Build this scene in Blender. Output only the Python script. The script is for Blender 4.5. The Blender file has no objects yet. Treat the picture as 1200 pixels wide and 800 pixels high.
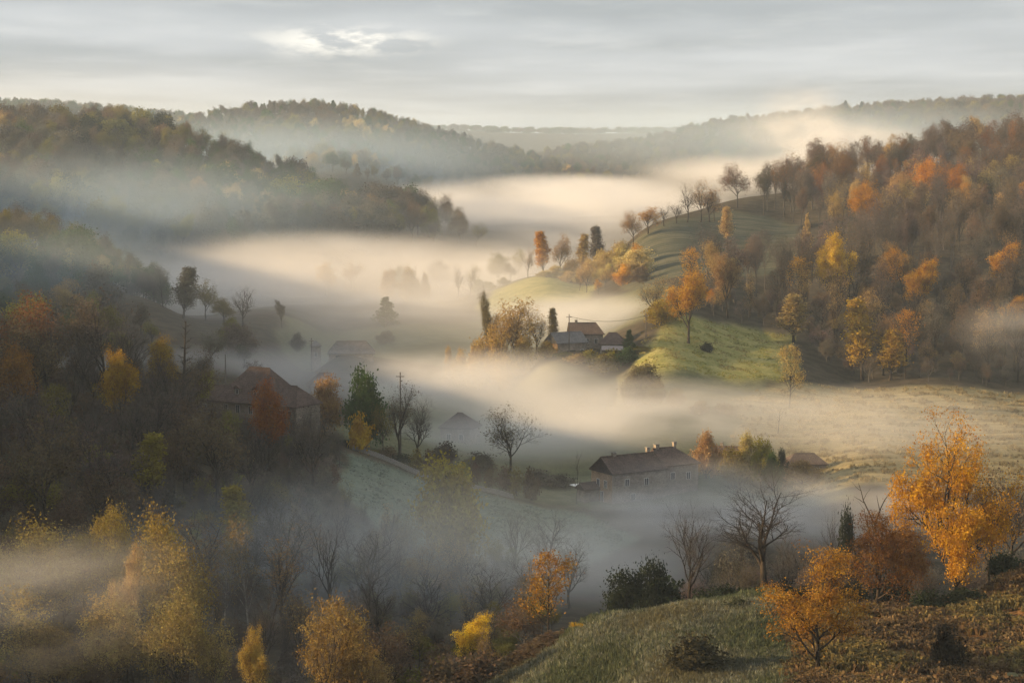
import bpy, math, random
import numpy as np
from mathutils import Vector, Matrix

# ------------------------------------------------------------------ camera, sky, sun
scene = bpy.context.scene
COL = scene.collection
R = math.radians
FPX = 2333.0                      # focal length in photo pixels (1200 wide)
PITCH = math.atan(235.0 / FPX)    # horizon lies at row 165
CAM_Z = 70.0

cam_data = bpy.data.cameras.new('camera')
cam_data.sensor_width = 36.0
cam_data.lens = FPX / 1200.0 * 36.0
cam_data.clip_start = 0.5
cam_data.clip_end = 30000.0
cam = bpy.data.objects.new('camera', cam_data)
cam.location = (0, 0, CAM_Z)
cam.rotation_euler = (math.pi / 2 - PITCH, 0, 0)
COL.objects.link(cam)
scene.camera = cam

SUN_AZ = R(-92)     # measured from +Y towards +X: low morning sun square on the left
SUN_EL = R(13)
sun_dir = Vector((math.sin(SUN_AZ) * math.cos(SUN_EL), math.cos(SUN_AZ) * math.cos(SUN_EL), math.sin(SUN_EL)))
sl = bpy.data.lights.new('sun', 'SUN')
sl.energy = 5.0
sl.angle = R(0.6)
sl.color = (1.0, 0.69, 0.36)
sun = bpy.data.objects.new('sun', sl)
sun.rotation_euler = (-sun_dir).to_track_quat('-Z', 'Y').to_euler()
COL.objects.link(sun)

scene.view_settings.view_transform = 'Standard'
scene.view_settings.look = 'None'
scene.view_settings.gamma = 1.0
scene.view_settings.exposure = 1.12
scene.view_settings.use_curve_mapping = False
cy = scene.cycles
cy.max_bounces = 8
cy.diffuse_bounces = 2
cy.glossy_bounces = 1
cy.transmission_bounces = 2
cy.transparent_max_bounces = 64
cy.volume_bounces = 4
cy.volume_step_rate = 0.9
cy.volume_max_steps = 256
cy.use_denoising = True
cy.use_adaptive_sampling = True
cy.adaptive_threshold = 0.025
cy.caustics_reflective = False
cy.caustics_refractive = False
cy.sample_clamp_indirect = 4.0

world = bpy.data.worlds.new('World')
scene.world = world
world.use_nodes = True


class NT:
    """tiny helper to write node graphs"""
    def __init__(self, tree):
        self.t = tree
        tree.nodes.clear()

    def n(self, kind, inputs=None, **props):
        nd = self.t.nodes.new(kind)
        for k, v in props.items():
            setattr(nd, k, v)
        for k, v in (inputs or {}).items():
            sock = nd.inputs[k]
            if isinstance(v, bpy.types.NodeSocket):
                self.t.links.new(v, sock)
            else:
                sock.default_value = v
        return nd

    def math(self, op, a, b=0.0, c=None, clamp=False):
        d = {0: a, 1: b}
        if c is not None:
            d[2] = c
        return self.n('ShaderNodeMath', d, operation=op, use_clamp=clamp).outputs[0]

    def ramp(self, fac, lo, hi, to0=0.0, to1=1.0, smooth=True):
        return self.n('ShaderNodeMapRange', {0: fac, 1: lo, 2: hi, 3: to0, 4: to1},
                      interpolation_type='SMOOTHSTEP' if smooth else 'LINEAR').outputs[0]

    def mix(self, fac, a, b):
        nd = self.n('ShaderNodeMix', data_type='RGBA')
        for s, v in ((nd.inputs[0], fac), (nd.inputs[6], a), (nd.inputs[7], b)):
            if isinstance(v, bpy.types.NodeSocket):
                self.t.links.new(v, s)
            else:
                s.default_value = v if not isinstance(v, tuple) or len(v) == 4 else (*v, 1.0)
        return nd.outputs[2]

    def noise(self, vec, scale, detail=3.0, rough=0.55, out=0):
        return self.n('ShaderNodeTexNoise', {'Vector': vec, 'Scale': scale, 'Detail': detail, 'Roughness': rough}).outputs[out]

    def mapping(self, vec, scale=(1, 1, 1), loc=(0, 0, 0), rot=(0, 0, 0)):
        return self.n('ShaderNodeMapping', {0: vec, 1: loc, 2: rot, 3: scale}).outputs[0]


def build_world():
    g = NT(world.node_tree)
    out = g.n('ShaderNodeOutputWorld')
    sky = g.n('ShaderNodeTexSky', sky_type='NISHITA', sun_disc=False)
    sky.sun_elevation = SUN_EL
    sky.sun_rotation = SUN_AZ
    sky.altitude = 300
    sky.dust_density = 2.0
    bg_sky = g.n('ShaderNodeBackground', {0: sky.outputs[0], 1: 0.10})
    d = g.n('ShaderNodeTexCoord').outputs['Generated']
    sep = g.n('ShaderNodeSeparateXYZ', {0: d})
    z = g.math('MAXIMUM', sep.outputs[2], 0.012)
    # flat cloud deck seen in perspective: it compresses towards the horizon
    zz = g.math('ADD', z, 0.035)
    px = g.math('DIVIDE', sep.outputs[0], zz)
    py = g.math('DIVIDE', sep.outputs[1], zz)
    deck = g.n('ShaderNodeCombineXYZ', {0: px, 1: py, 2: 0.0}).outputs[0]
    n1 = g.noise(g.mapping(deck, (0.34, 0.22, 1), (3.1, 7.7, 0)), 1.0, 3.0, 0.5)
    n2 = g.noise(g.mapping(deck, (1.3, 0.7, 1), (11.0, 2.0, 0)), 1.0, 6.0, 0.6)
    shade = g.ramp(n1, 0.30, 0.72)
    c = g.mix(shade, (0.178, 0.197, 0.220, 1), (0.318, 0.333, 0.348, 1))
    c = g.mix(g.ramp(n2, 0.45, 0.8, 0.0, 0.28), c, (0.47, 0.47, 0.46, 1))
    # thin clear strip low over the hills, warm on the side of the sun
    az = g.n('ShaderNodeVectorMath', {0: d, 1: (math.sin(SUN_AZ), math.cos(SUN_AZ), 0.0)}, operation='DOT_PRODUCT').outputs['Value']
    warm = g.ramp(az, -0.12, 0.5, 0.05, 1.0)
    low = g.ramp(sep.outputs[2], 0.0, 0.045, 1.0, 0.0)
    low2 = g.math('MULTIPLY', low, warm)
    c = g.mix(g.math('MULTIPLY', low2, 0.9), c, (0.72, 0.60, 0.44, 1))
    # one torn brighter cloud high over the domed hill
    ax, tz = -0.0849, 0.0494
    el = g.math('DIVIDE', sep.outputs[2], g.math('MAXIMUM', sep.outputs[1], 0.01))
    ax_ = g.math('DIVIDE', sep.outputs[0], g.math('MAXIMUM', sep.outputs[1], 0.01))
    dx = g.math('DIVIDE', g.math('SUBTRACT', ax_, ax), 0.042)
    dz = g.math('DIVIDE', g.math('SUBTRACT', el, tz), 0.0075)
    rr = g.math('SQRT', g.math('ADD', g.math('MULTIPLY', dx, dx), g.math('MULTIPLY', dz, dz)))
    cn = g.noise(g.mapping(d, (45, 45, 150)), 1.0, 5.0, 0.6)
    puff = g.math('MULTIPLY', g.ramp(rr, 0.1, 1.5, 1.0, 0.0), g.ramp(cn, 0.40, 0.62))
    c = g.mix(g.math('MULTIPLY', puff, 0.8), c, (0.66, 0.63, 0.56, 1))
    bg_c = g.n('ShaderNodeBackground', {0: c, 1: 1.0})
    cover = g.ramp(n1, 0.2, 0.6, 0.88, 0.97)
    mixs = g.n('ShaderNodeMixShader', {0: cover, 1: bg_sky.outputs[0], 2: bg_c.outputs[0]})
    g.t.links.new(mixs.outputs[0], out.inputs[0])


build_world()


# ------------------------------------------------------------------ pixel <-> place
def ray(px, py):
    """X/Y and Z/Y slopes (world, camera at the origin of the slopes) of a photo pixel"""
    cx, cz = (px - 600.0) / FPX, (400.0 - py) / FPX
    ca, sa = math.cos(PITCH), math.sin(PITCH)
    fy = ca + cz * sa
    fz = -sa + cz * ca
    return cx / fy, fz / fy


def at(px, py, Y):
    a, t = ray(px, py)
    return Vector((a * Y, Y, CAM_Z + t * Y))


# ------------------------------------------------------------------ terrain heights
CTRL = [
    # near slope below the viewpoint
    (0, 2000, 4), (600, 2000, 4), (1200, 2000, 4), (0, 1250, 20), (600, 1250, 20), (1200, 1250, 20),
    (0, 1000, 60), (600, 1000, 60), (1200, 1000, 60), (0, 960, 110), (600, 960, 110), (1200, 930, 110),
    (300, 930, 150), (900, 870, 140), (1200, 850, 150),
    # knoll on the right
    (1000, 800, 166), (1200, 786, 172), (1100, 745, 188), (1200, 720, 195), (1100, 712, 205), (1200, 664, 216),
    (1000, 712, 206), (900, 697, 206), (800, 712, 202), (700, 745, 196), (700, 800, 184), (640, 778, 196), (570, 800, 204), (850, 760, 184),
    (930, 735, 192), (1350, 620, 215), (1350, 760, 175),
    (780, 760, 235), (900, 735, 240), (1000, 735, 245), (1100, 725, 245), (1200, 690, 255),
    (1200, 668, 310), (1000, 680, 310), (850, 700, 280), (1400, 640, 300),
    # hollow at the lower left
    (0, 800, 212), (200, 815, 212), (400, 805, 215), (500, 806, 215), (100, 725, 236), (400, 730, 245),
    (500, 745, 240), (560, 772, 230), (600, 740, 250), (690, 700, 285), (750, 645, 330),
    # wooded spur on the left
    (0, 610, 262), (200, 645, 268), (300, 660, 270), (420, 650, 292), (0, 458, 338), (100, 472, 332), (200, 505, 332),
    (305, 503, 362), (400, 525, 372), (450, 533, 378), (560, 562, 382), (650, 590, 378), (520, 605, 345), (600, 628, 330),
    (450, 625, 315), (-200, 420, 335), (-200, 590, 262), (-200, 800, 205),
    (0, 475, 420), (200, 458, 460), (300, 455, 480), (420, 490, 440), (-250, 440, 430),
    # valley floor
    (740, 586, 385), (850, 566, 405), (700, 600, 370), (1000, 562, 400), (1200, 570, 400), (1000, 502, 470), (1200, 500, 475), (1000, 462, 532),
    (600, 520, 448), (700, 500, 470), (850, 510, 462), (500, 470, 520), (600, 455, 545), (1400, 520, 450),
    # farm shelf and meadow
    (690, 414, 562), (640, 418, 560), (740, 412, 560), (760, 420, 545), (840, 398, 578), (920, 392, 598), (900, 442, 536),
    (820, 440, 530), (880, 388, 600), (700, 445, 540),
    # house plots
    (667, 411, 573), (704, 412, 568), (690, 404, 592), (935, 556, 425), (375, 466, 520), (368, 436, 590), (390, 424, 560), (432, 424, 562), (648, 418, 556),
    # right wooded hill, first crest
    (1000, 447, 556), (1200, 452, 550), (1400, 440, 560), (1200, 264, 722), (1050, 292, 700), (960, 326, 680), (850, 338, 652), (780, 352, 625),
    (1400, 240, 730), (1100, 370, 620), (1250, 360, 620),
    # upper meadow, second crest
    (930, 264, 850), (850, 286, 800), (760, 300, 768), (900, 308, 745), (1200, 192, 955), (1100, 200, 950), (980, 224, 930), (870, 244, 880), (820, 262, 835), (750, 285, 805),
    (1400, 170, 980), (1050, 262, 820), (1200, 235, 820),
    (1100, 232, 1300), (900, 245, 1250), (1300, 222, 1250), (750, 290, 1050),
    # small green shoulder
    (640, 326, 792), (600, 346, 752), (680, 345, 735), (560, 346, 800), (640, 350, 725), (700, 330, 800),
    (640, 330, 930), (500, 350, 830), (600, 380, 690),
    # left middle distance
    (410, 420, 600), (215, 372, 622), (290, 386, 602), (453, 379, 682), (170, 350, 645), (340, 400, 610), (450, 400, 640), (540, 420, 600),
    (0, 292, 732), (60, 306, 732), (120, 330, 722), (185, 362, 690), (0, 360, 640), (100, 374, 622), (-200, 260, 735), (-200, 380, 620),
    (0, 335, 900), (200, 335, 930), (350, 340, 860), (-200, 320, 900),
    # second left hill
    (0, 160, 1400), (130, 161, 1380), (210, 177, 1350), (270, 197, 1320), (330, 220, 1300), (400, 246, 1255), (480, 263, 1200), (545, 284, 1150), (600, 305, 1100),
    (100, 268, 1060), (300, 280, 1050), (0, 278, 1010), (450, 300, 1030), (-250, 160, 1400), (-250, 280, 1000),
    (150, 215, 1220), (300, 250, 1170),
    (480, 258, 1500), (600, 262, 1500), (250, 240, 1600), (0, 230, 1700), (700, 262, 1450),
    # third hill
    (220, 153, 2350), (300, 139, 2350), (380, 134, 2350), (450, 149, 2300), (520, 168, 2250), (600, 189, 2200), (680, 214, 2100), (740, 228, 2000), (130, 165, 2400), (0, 175, 2400),
    (300, 207, 1800), (440, 206, 1720), (500, 222, 1800), (600, 230, 1900), (800, 232, 1900), (-250, 170, 2400),
    # far right hill
    (640, 188, 3000), (760, 172, 2950), (850, 153, 2900), (1000, 138, 2800), (1100, 131, 2800), (1200, 127, 2750), (1400, 118, 2750), (1000, 212, 1800), (1200, 214, 1560), (1400, 210, 1500),
    (900, 190, 2350), (1100, 172, 2200), (700, 212, 2500), (600, 200, 2900),
    # farthest ridges
    (0, 124, 3900), (100, 133, 3900), (200, 142, 3900), (-250, 120, 3900), (300, 160, 3700), (540, 153, 7000), (650, 157, 7000), (760, 156, 7000), (900, 158, 7000), (300, 155, 7000), (0, 150, 7000), (1200, 158, 7000),
    (600, 180, 4600), (720, 167, 4600), (850, 165, 4600), (1200, 150, 4500), (450, 172, 4600), (-250, 150, 7000), (1400, 150, 7000), (650, 168, 8800), (0, 166, 8800), (1200, 166, 8800),
]
# land beyond the frame: unseen left hills shaped to cast shade, the right hill goes on
FREE = [(-150, 330, 52), (-250, 330, 80), (-350, 330, 101), (-350, 270, 98), (-350, 400, 80), (-350, 470, 55), (-700, 330, 120), (-250, 260, 80), (-160, 260, 45),
        (-250, 205, 46), (-400, 200, 48), (-140, 190, 26), (-300, 130, 30), (-450, 90, 30), (-420, 540, 45), (-420, 620, 86), (-420, 760, 92), (-420, 900, 55), (-700, 1000, 100), (-700, 1200, 150),
        (-700, 1500, 140), (-120, 90, 45), (-300, 60, 40), (-60, 40, 55), (100, 90, 42), (250, 90, 50), (300, 200, 45), (420, 330, 20), (600, 500, 40), (600, 700, 75),
        (600, 100, 70), (-800, 800, 70), (800, 1100, 90), (-1200, 1500, 90), (1500, 1800, 100), (-1500, 3000, 120),
        (2500, 3000, 130), (-900, 500, 60), (900, 400, 80), (-40, 5, 66), (40, 5, 66), (-1500, 600, 60), (1500, 700, 100), (-3000, 3000, 110), (4000, 3000, 130)]


def _uv(X, Y):
    X = np.asarray(X, float); Y = np.asarray(Y, float)
    r = np.sqrt(X * X + Y * Y) + 1e-6
    return np.stack([np.arctan2(X, Y) * 5.0, np.log(r) * 1.15], -1), r


_pts, _val = [], []
for px, py, Y in CTRL:
    p = at(px, py, Y)
    _pts.append((p.x, p.y)); _val.append((p.z - CAM_Z))
for x, y, z in FREE:
    _pts.append((x, y)); _val.append(z - CAM_Z)
_pts = np.array(_pts)
_q, _r = _uv(_pts[:, 0], _pts[:, 1])
_val = np.array(_val) / _r


def _phi(d):
    return d            # linear kernel: taut, no overshoot


_n = len(_q)
_D = np.sqrt(((_q[:, None] - _q[None]) ** 2).sum(-1) + 0.010)
_A = np.zeros((_n + 3, _n + 3))
_A[:_n, :_n] = _phi(_D) - np.eye(_n) * 0.0
_A[:_n, _n:] = np.c_[np.ones(_n), _q]
_A[_n:, :_n] = _A[:_n, _n:].T
_w = np.linalg.solve(_A, np.r_[_val, 0, 0, 0])

_rng = np.random.default_rng(5)
_WAVES = [(_rng.normal(size=2), _rng.uniform(0, 6.28), s) for s in (90., 70., 45., 38., 24., 19., 12., 9., 6.) for _ in range(3)]


def height(X, Y):
    q, r = _uv(X, Y)
    shp = r.shape
    q = q.reshape(-1, 2); rr = r.reshape(-1)
    out = np.empty(len(q))
    for i in range(0, len(q), 20000):
        d = np.sqrt(((q[i:i + 20000, None] - _q[None]) ** 2).sum(-1) + 0.010)
        out[i:i + 20000] = _phi(d) @ _w[:_n] + _w[_n] + q[i:i + 20000] @ _w[_n + 1:]
    z = (out * rr).reshape(shp) + CAM_Z
    X = np.asarray(X, float); Y = np.asarray(Y, float)
    fade = 0.25 + 0.75 * np.clip((r - 260) / 200, 0, 1)
    for k, ph, s in _WAVES:
        k = k / np.linalg.norm(k)
        z = z + fade * 0.0045 * s * np.sin((k[0] * X + k[1] * Y) / s * 2.2 + ph)
    return np.where(z > 120, 120 + 35 * (1 - np.exp(-(z - 120) / 35)), z)


def hz(x, y):
    return float(height(np.array([x]), np.array([y]))[0])


# ------------------------------------------------------------------ object helpers
def link(name, data, parent=None):
    o = bpy.data.objects.new(name, data)
    COL.objects.link(o)
    if parent is not None:
        o.parent = parent
    return o


def tag(o, label=None, cat=None, group=None, kind=None):
    if label: o['label'] = label
    if cat: o['category'] = cat
    if group: o['group'] = group
    if kind: o['kind'] = kind
    return o


def new_mesh(name, verts, faces, mats, mat_idx=None, smooth=False):
    me = bpy.data.meshes.new(name)
    verts = np.asarray(verts, dtype=np.float32)
    if isinstance(faces, np.ndarray):
        k = faces.shape[1]
        nf = len(faces)
        me.vertices.add(len(verts)); me.vertices.foreach_set('co', verts.ravel())
        me.loops.add(nf * k); me.loops.foreach_set('vertex_index', faces.astype(np.int32).ravel())
        me.polygons.add(nf)
        me.polygons.foreach_set('loop_start', np.arange(0, nf * k, k, dtype=np.int32))
        me.polygons.foreach_set('loop_total', np.full(nf, k, dtype=np.int32))
    else:
        me.from_pydata([tuple(map(float, v)) for v in verts], [], [tuple(f) for f in faces])
    for m in (mats if isinstance(mats, (list, tuple)) else [mats]):
        me.materials.append(m)
    if mat_idx is not None:
        me.polygons.foreach_set('material_index', np.asarray(mat_idx, dtype=np.int32))
    if smooth:
        me.polygons.foreach_set('use_smooth', np.ones(len(me.polygons), dtype=bool))
    me.update(calc_edges=True)
    return me


# ------------------------------------------------------------------ materials
def mat(name):
    m = bpy.data.materials.new(name)
    m.use_nodes = True
    return m, NT(m.node_tree)


def finish(g, shader, volume=None, disp=None):
    out = g.n('ShaderNodeOutputMaterial')
    if shader is not None:
        g.t.links.new(shader, out.inputs[0])
    if volume is not None:
        g.t.links.new(volume, out.inputs[1])


def leaf_material(name, instanced):
    m, g = mat(name)
    if instanced:
        base = g.n('ShaderNodeAttribute', attribute_type='INSTANCER', attribute_name='tint').outputs['Color']
    else:
        base = g.n('ShaderNodeObjectInfo').outputs['Color']
    pos = g.n('ShaderNodeTexCoord').outputs['Object']
    n = g.noise(pos, 0.55, 4.0, 0.65)
    fine = g.n('ShaderNodeTexWhiteNoise', {0: g.n('ShaderNodeVectorMath', {0: pos, 1: (0.5, 0.5, 0.5)}, operation='SNAP').outputs[0]}).outputs[0]
    v = g.math('ADD', g.math('MULTIPLY', g.ramp(n, 0.3, 0.7), 0.55), g.math('MULTIPLY', fine, 0.5))
    hsv = g.n('ShaderNodeHueSaturation', {'Hue': g.math('ADD', g.ramp(n, 0.3, 0.7, 0.485, 0.505), g.math('MULTIPLY', fine, 0.022)), 'Saturation': 1.0,
                                          'Value': g.ramp(v, 0.0, 1.05, 0.5, 1.5, smooth=False), 'Color': base})
    c = hsv.outputs[0]
    d = g.n('ShaderNodeBsdfDiffuse', {0: c})
    t = g.n('ShaderNodeBsdfTranslucent', {0: c})
    s = g.n('ShaderNodeMixShader', {0: 0.32, 1: d.outputs[0], 2: t.outputs[0]})
    finish(g, s.outputs[0])
    return m


def bark_material(name, dark, light):
    m, g = mat(name)
    pos = g.n('ShaderNodeTexCoord').outputs['Object']
    n = g.noise(g.mapping(pos, (3, 3, 0.8)), 1.0, 4.0, 0.6)
    rnd = g.n('ShaderNodeObjectInfo').outputs['Random']
    c = g.mix(g.ramp(n, 0.35, 0.7), (*dark, 1), (*light, 1))
    c = g.n('ShaderNodeHueSaturation', {'Value': g.ramp(rnd, 0, 1, 0.75, 1.3), 'Color': c}).outputs[0]
    d = g.n('ShaderNodeBsdfDiffuse', {0: c})
    finish(g, d.outputs[0])
    return m


M_LEAF = leaf_material('leaves', False)
M_LEAF_I = leaf_material('woodland_leaves', True)
M_BARK = bark_material('bark', (0.022, 0.018, 0.015), (0.062, 0.050, 0.040))
M_BARK_PALE = bark_material('birch_bark', (0.12, 0.11, 0.095), (0.34, 0.32, 0.29))
M_TWIG = bark_material('twigs', (0.055, 0.050, 0.047), (0.120, 0.108, 0.098))


# ------------------------------------------------------------------ tree growing
class Tree:
    def __init__(self, seed):
        self.r = random.Random(seed)
        self.V, self.F, self.lvl = [], [], []
        self.tips = []

    def tube(self, pts, rads, sides, level):
        """pts list of Vector; append a tapering tube"""
        base = len(self.V)
        n = len(pts)
        for i, (p, r) in enumerate(zip(pts, rads)):
            d = (pts[min(i + 1, n - 1)] - pts[max(i - 1, 0)])
            d.normalize()
            a = d.cross(Vector((0.31, 0.95, 0.11)))
            if a.length < 1e-3:
                a = d.cross(Vector((1, 0, 0)))
            a.normalize()
            b = d.cross(a)
            for k in range(sides):
                t = 6.28318 * k / sides
                self.V.append(p + (a * math.cos(t) + b * math.sin(t)) * r)
        for i in range(n - 1):
            for k in range(sides):
                k2 = (k + 1) % sides
                self.F.append((base + i * sides + k, base + i * sides + k2, base + (i + 1) * sides + k2, base + (i + 1) * sides + k))
                self.lvl.append(level)

    def limb(self, p, d, L, rad, level, spec):
        r = self.r
        nseg = (7, 5, 4, 3, 2, 2)[min(level, 5)]
        sides = (7, 5, 4, 3, 3, 3)[min(level, 5)]
        pts, rads, dirs = [p.copy()], [rad], [d.copy()]
        wob = spec['wobble'] * (0.5 if level == 0 else 1.0)
        up = spec['up'][min(level, len(spec['up']) - 1)]
        tip = spec.get('tip', 0.25) if level else spec.get('trunk_tip', 0.4)
        for i in range(nseg):
            d = d + Vector((r.gauss(0, wob), r.gauss(0, wob), r.gauss(0, wob * 0.7))) + Vector((0, 0, up))
            d.normalize()
            p = p + d * (L / nseg)
            pts.append(p.copy()); dirs.append(d.copy())
            rads.append(rad * (1 - (1 - tip) * (i + 1) / nseg))
        if level == 0:
            rads[0] *= 1.5
        self.tube(pts, rads, sides, level)
        if level >= spec['levels']:
            self.tips.append((pts[-1], d))
            self.tips.append((pts[-2].lerp(pts[-1], 0.4), d))
            return
        nch = spec['kids'][min(level, len(spec['kids']) - 1)]
        nch = max(1, int(round(nch * r.uniform(0.8, 1.2))))
        start = spec['start'][min(level, len(spec['start']) - 1)]
        for c in range(nch):
            f = start + (1 - start) * ((c + r.random()) / nch)
            x = f * nseg
            i = min(int(x), nseg - 1)
            q = pts[i].lerp(pts[i + 1], x - i)
            dd = dirs[i + 1]
            rr = rads[i] + (rads[i + 1] - rads[i]) * (x - i)
            ang = spec['angle'][min(level, len(spec['angle']) - 1)] * r.uniform(0.7, 1.25)
            if level == 0 and 'profile' in spec:
                ln = L * spec['profile'](f) * r.uniform(0.75, 1.1)
                ang *= spec.get('angtop', 1.0) * f + (1 - f)
            else:
                ln = L * spec['ratio'][min(level, len(spec['ratio']) - 1)] * r.uniform(0.7, 1.15) * (1.1 - 0.45 * f)
            az = c * 2.399 + r.uniform(-0.5, 0.5)
            a = dd.cross(Vector((0.2, 0.9, 0.3))); a.normalize()
            b = dd.cross(a)
            nd = dd * math.cos(ang) + (a * math.cos(az) + b * math.sin(az)) * math.sin(ang)
            crad = min(rr * 0.75, spec['rad'][min(level + 1, len(spec['rad']) - 1)])
            self.limb(q, nd, ln, crad, level + 1, spec)
        if level:
            self.tips.append((pts[-1], d))
        if level == 0 and 'profile' not in spec:      # the leader goes on as limbs
            for c in range(2):
                nd = dirs[-1] + Vector((r.gauss(0, 0.35), r.gauss(0, 0.35), 0.3)); nd.normalize()
                self.limb(pts[-1], nd, L * spec['ratio'][0] * 0.9, rads[-1] * 0.85, 1, spec)


def leaves(tree, count, size, spread, rng, droop=0.0, keep=None, clump=0.0):
    """leaf-clump quads round the twig tips -> verts (n*4,3), faces (n,4)"""
    tips = np.array([tuple(t[0]) for t in tree.tips])
    if keep is not None:
        w = keep(tips)
        tips = tips[rng.random(len(tips)) < w]
    if clump > 0 and len(tips):
        # drop whole bunches so that gaps show between masses of leaves
        ph = rng.uniform(0, 6.28, 6)
        s = (np.sin(tips[:, 0] * 1.3 + ph[0]) + np.sin(tips[:, 1] * 1.3 + ph[1]) + np.sin(tips[:, 2] * 1.5 + ph[2])
             + np.sin((tips[:, 0] + tips[:, 2]) * 0.7 + ph[3]) + np.sin((tips[:, 1] - tips[:, 2]) * 0.8 + ph[4]))
        tips = tips[s > clump]
    if not len(tips):
        tips = np.zeros((1, 3))
    idx = rng.integers(0, len(tips), count)
    c = tips[idx] + rng.normal(0, spread, (count, 3)) * np.array([1, 1, 0.8])
    c[:, 2] -= droop * rng.random(count)
    n = rng.normal(size=(count, 3)); n[:, 2] += 0.5
    n /= np.linalg.norm(n, axis=1, keepdims=True)
    h = rng.normal(size=(count, 3))
    a = np.cross(n, h); a /= np.linalg.norm(a, axis=1, keepdims=True)
    b = np.cross(n, a)
    s = size * rng.uniform(0.55, 1.25, (count, 1))
    v = np.stack([c - a * s * 0.5, c + b * s * 0.32, c + a * s * 0.5, c - b * s * 0.32], 1).reshape(-1, 3)
    f = np.arange(count * 4).reshape(-1, 4)
    return v, f


class Proto:
    """mesh data of one kind of tree, unit scale in metres; trunk+limbs and crown apart"""
    def __init__(self, name, spec, seed, height, nleaf=0, leaf=0.3, spread=0.45, bark=None, split=2, keep=None, clump=0.0, droop=0.0):
        t = Tree(seed)
        L = spec['trunk'] * height
        sc = height / 14.0
        sp = dict(spec)
        sp['rad'] = [x * sc for x in spec['rad']]
        lean = Vector((t.r.gauss(0, spec.get('lean', 0.04)), t.r.gauss(0, spec.get('lean', 0.04)), 1)).normalized()
        t.limb(Vector((0, 0, -0.3)), lean, L, sp['rad'][0], 0, sp)
        V = np.array([tuple(v) for v in t.V]); F = np.array(t.F); lv = np.array(t.lvl)
        if split >= 9:
            a, b = np.ones(len(F), bool), np.zeros(len(F), bool)
        else:
            a, b = lv <= split, lv > split
        rng = np.random.default_rng(seed + 100)
        zs = np.percentile(V[:, 2], 99.0)
        self.height = zs
        self.width = np.percentile(np.abs(V[:, :2]), 99.6) * 2
        if b.any():
            tv, tf = V, F[b]
        else:
            tv, tf = np.zeros((0, 3)), np.zeros((0, 4), int)
        if nleaf:
            lvx, lf = leaves(t, nleaf, leaf, spread, rng, droop, keep, clump)
            self.height = max(self.height, np.percentile(lvx[:, 2], 98.5))
            cv = np.r_[tv, lvx]; cf = np.r_[tf, lf + len(tv)]
            ci = np.r_[np.ones(len(tf), int), np.zeros(len(lf), int)]
        else:
            cv, cf, ci = tv, tf, np.ones(len(tf), int)
        bark = bark or M_BARK
        tr_v, tr_f = compact(V, F[a])
        self.trunk = new_mesh(name + '_trunk', tr_v, tr_f, bark, smooth=True)
        cv, cf = compact(cv, cf)
        self.crown = new_mesh(name + '_crown', cv, cf, [M_LEAF, M_TWIG], ci)
        # one joined mesh for woodland instances
        jv = np.r_[tr_v, cv]; jf = np.r_[tr_f, cf + len(tr_v)]
        self.joined = (jv, jf, np.r_[np.full(len(tr_f), 1), np.where(ci == 0, 0, 1)])
        self.name = name


def compact(V, F):
    if not len(F):
        return np.zeros((0, 3)), F
    u, inv = np.unique(F, return_inverse=True)
    return V[u], inv.reshape(F.shape)


SPREAD = dict(trunk=0.34, rad=[0.24, 0.12, 0.065, 0.04, 0.028, 0.02], levels=4, kids=[6, 7, 6, 5], start=[0.55, 0.28, 0.2, 0.15],
              angle=[0.72, 0.72, 0.72, 0.7], ratio=[1.25, 0.68, 0.62, 0.60, 0.6], up=[0.02, 0.09, 0.06, 0.04, 0.03], wobble=0.13, lean=0.05)
SPREAD_FINE = dict(SPREAD, levels=5, kids=[6, 6, 6, 5, 4], rad=[0.25, 0.125, 0.07, 0.042, 0.028, 0.021])
UPRIGHT = dict(trunk=0.42, rad=[0.22, 0.11, 0.06, 0.038, 0.026], levels=4, kids=[6, 6, 6, 5], start=[0.5, 0.25, 0.2, 0.15],
               angle=[0.45, 0.55, 0.6, 0.6], ratio=[1.15, 0.55, 0.5, 0.5], up=[0.03, 0.16, 0.10, 0.06, 0.04], wobble=0.09)
TALL = dict(trunk=0.95, rad=[0.17, 0.06, 0.032, 0.018, 0.012], levels=3, kids=[22, 6, 4], start=[0.25, 0.2, 0.15], angle=[0.85, 0.6, 0.6],
            ratio=[0.3, 0.5, 0.5], up=[0.02, 0.09, 0.05, 0.03], wobble=0.06, profile=lambda f: 0.30 * math.sin(min(1, (1.12 - f)) * 2.2) + 0.04, trunk_tip=0.1)
POPLAR = dict(TALL, kids=[30, 6, 4], angle=[0.5, 0.5, 0.6], up=[0.02, 0.14, 0.08, 0.05], profile=lambda f: 0.24 * (1.05 - f) + 0.06, start=[0.12, 0.2, 0.15])
BUSH = dict(trunk=0.18, rad=[0.16, 0.09, 0.05, 0.028, 0.016], levels=4, kids=[8, 5, 5, 3], start=[0.1, 0.2, 0.15, 0.1], angle=[0.9, 0.7, 0.7, 0.7],
            ratio=[2.4, 0.55, 0.55, 0.5], up=[0.02, 0.10, 0.06, 0.04], wobble=0.14)
CONE = dict(trunk=0.98, rad=[0.16, 0.05, 0.025, 0.014], levels=2, kids=[52, 9], start=[0.06, 0.1], angle=[1.45, 0.7], ratio=[0.3, 0.36],
            up=[0.02, -0.015, -0.02], wobble=0.04, profile=lambda f: 0.30 * (1.02 - f) ** 0.85 + 0.015, trunk_tip=0.06, lean=0.01)
SNAG = dict(trunk=0.7, rad=[0.22, 0.11, 0.06, 0.03], levels=2, kids=[4, 3], start=[0.45, 0.3], angle=[0.65, 0.6], ratio=[0.55, 0.45],
            up=[0.0, 0.10, 0.06], wobble=0.14, lean=0.06, trunk_tip=0.5)

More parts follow.
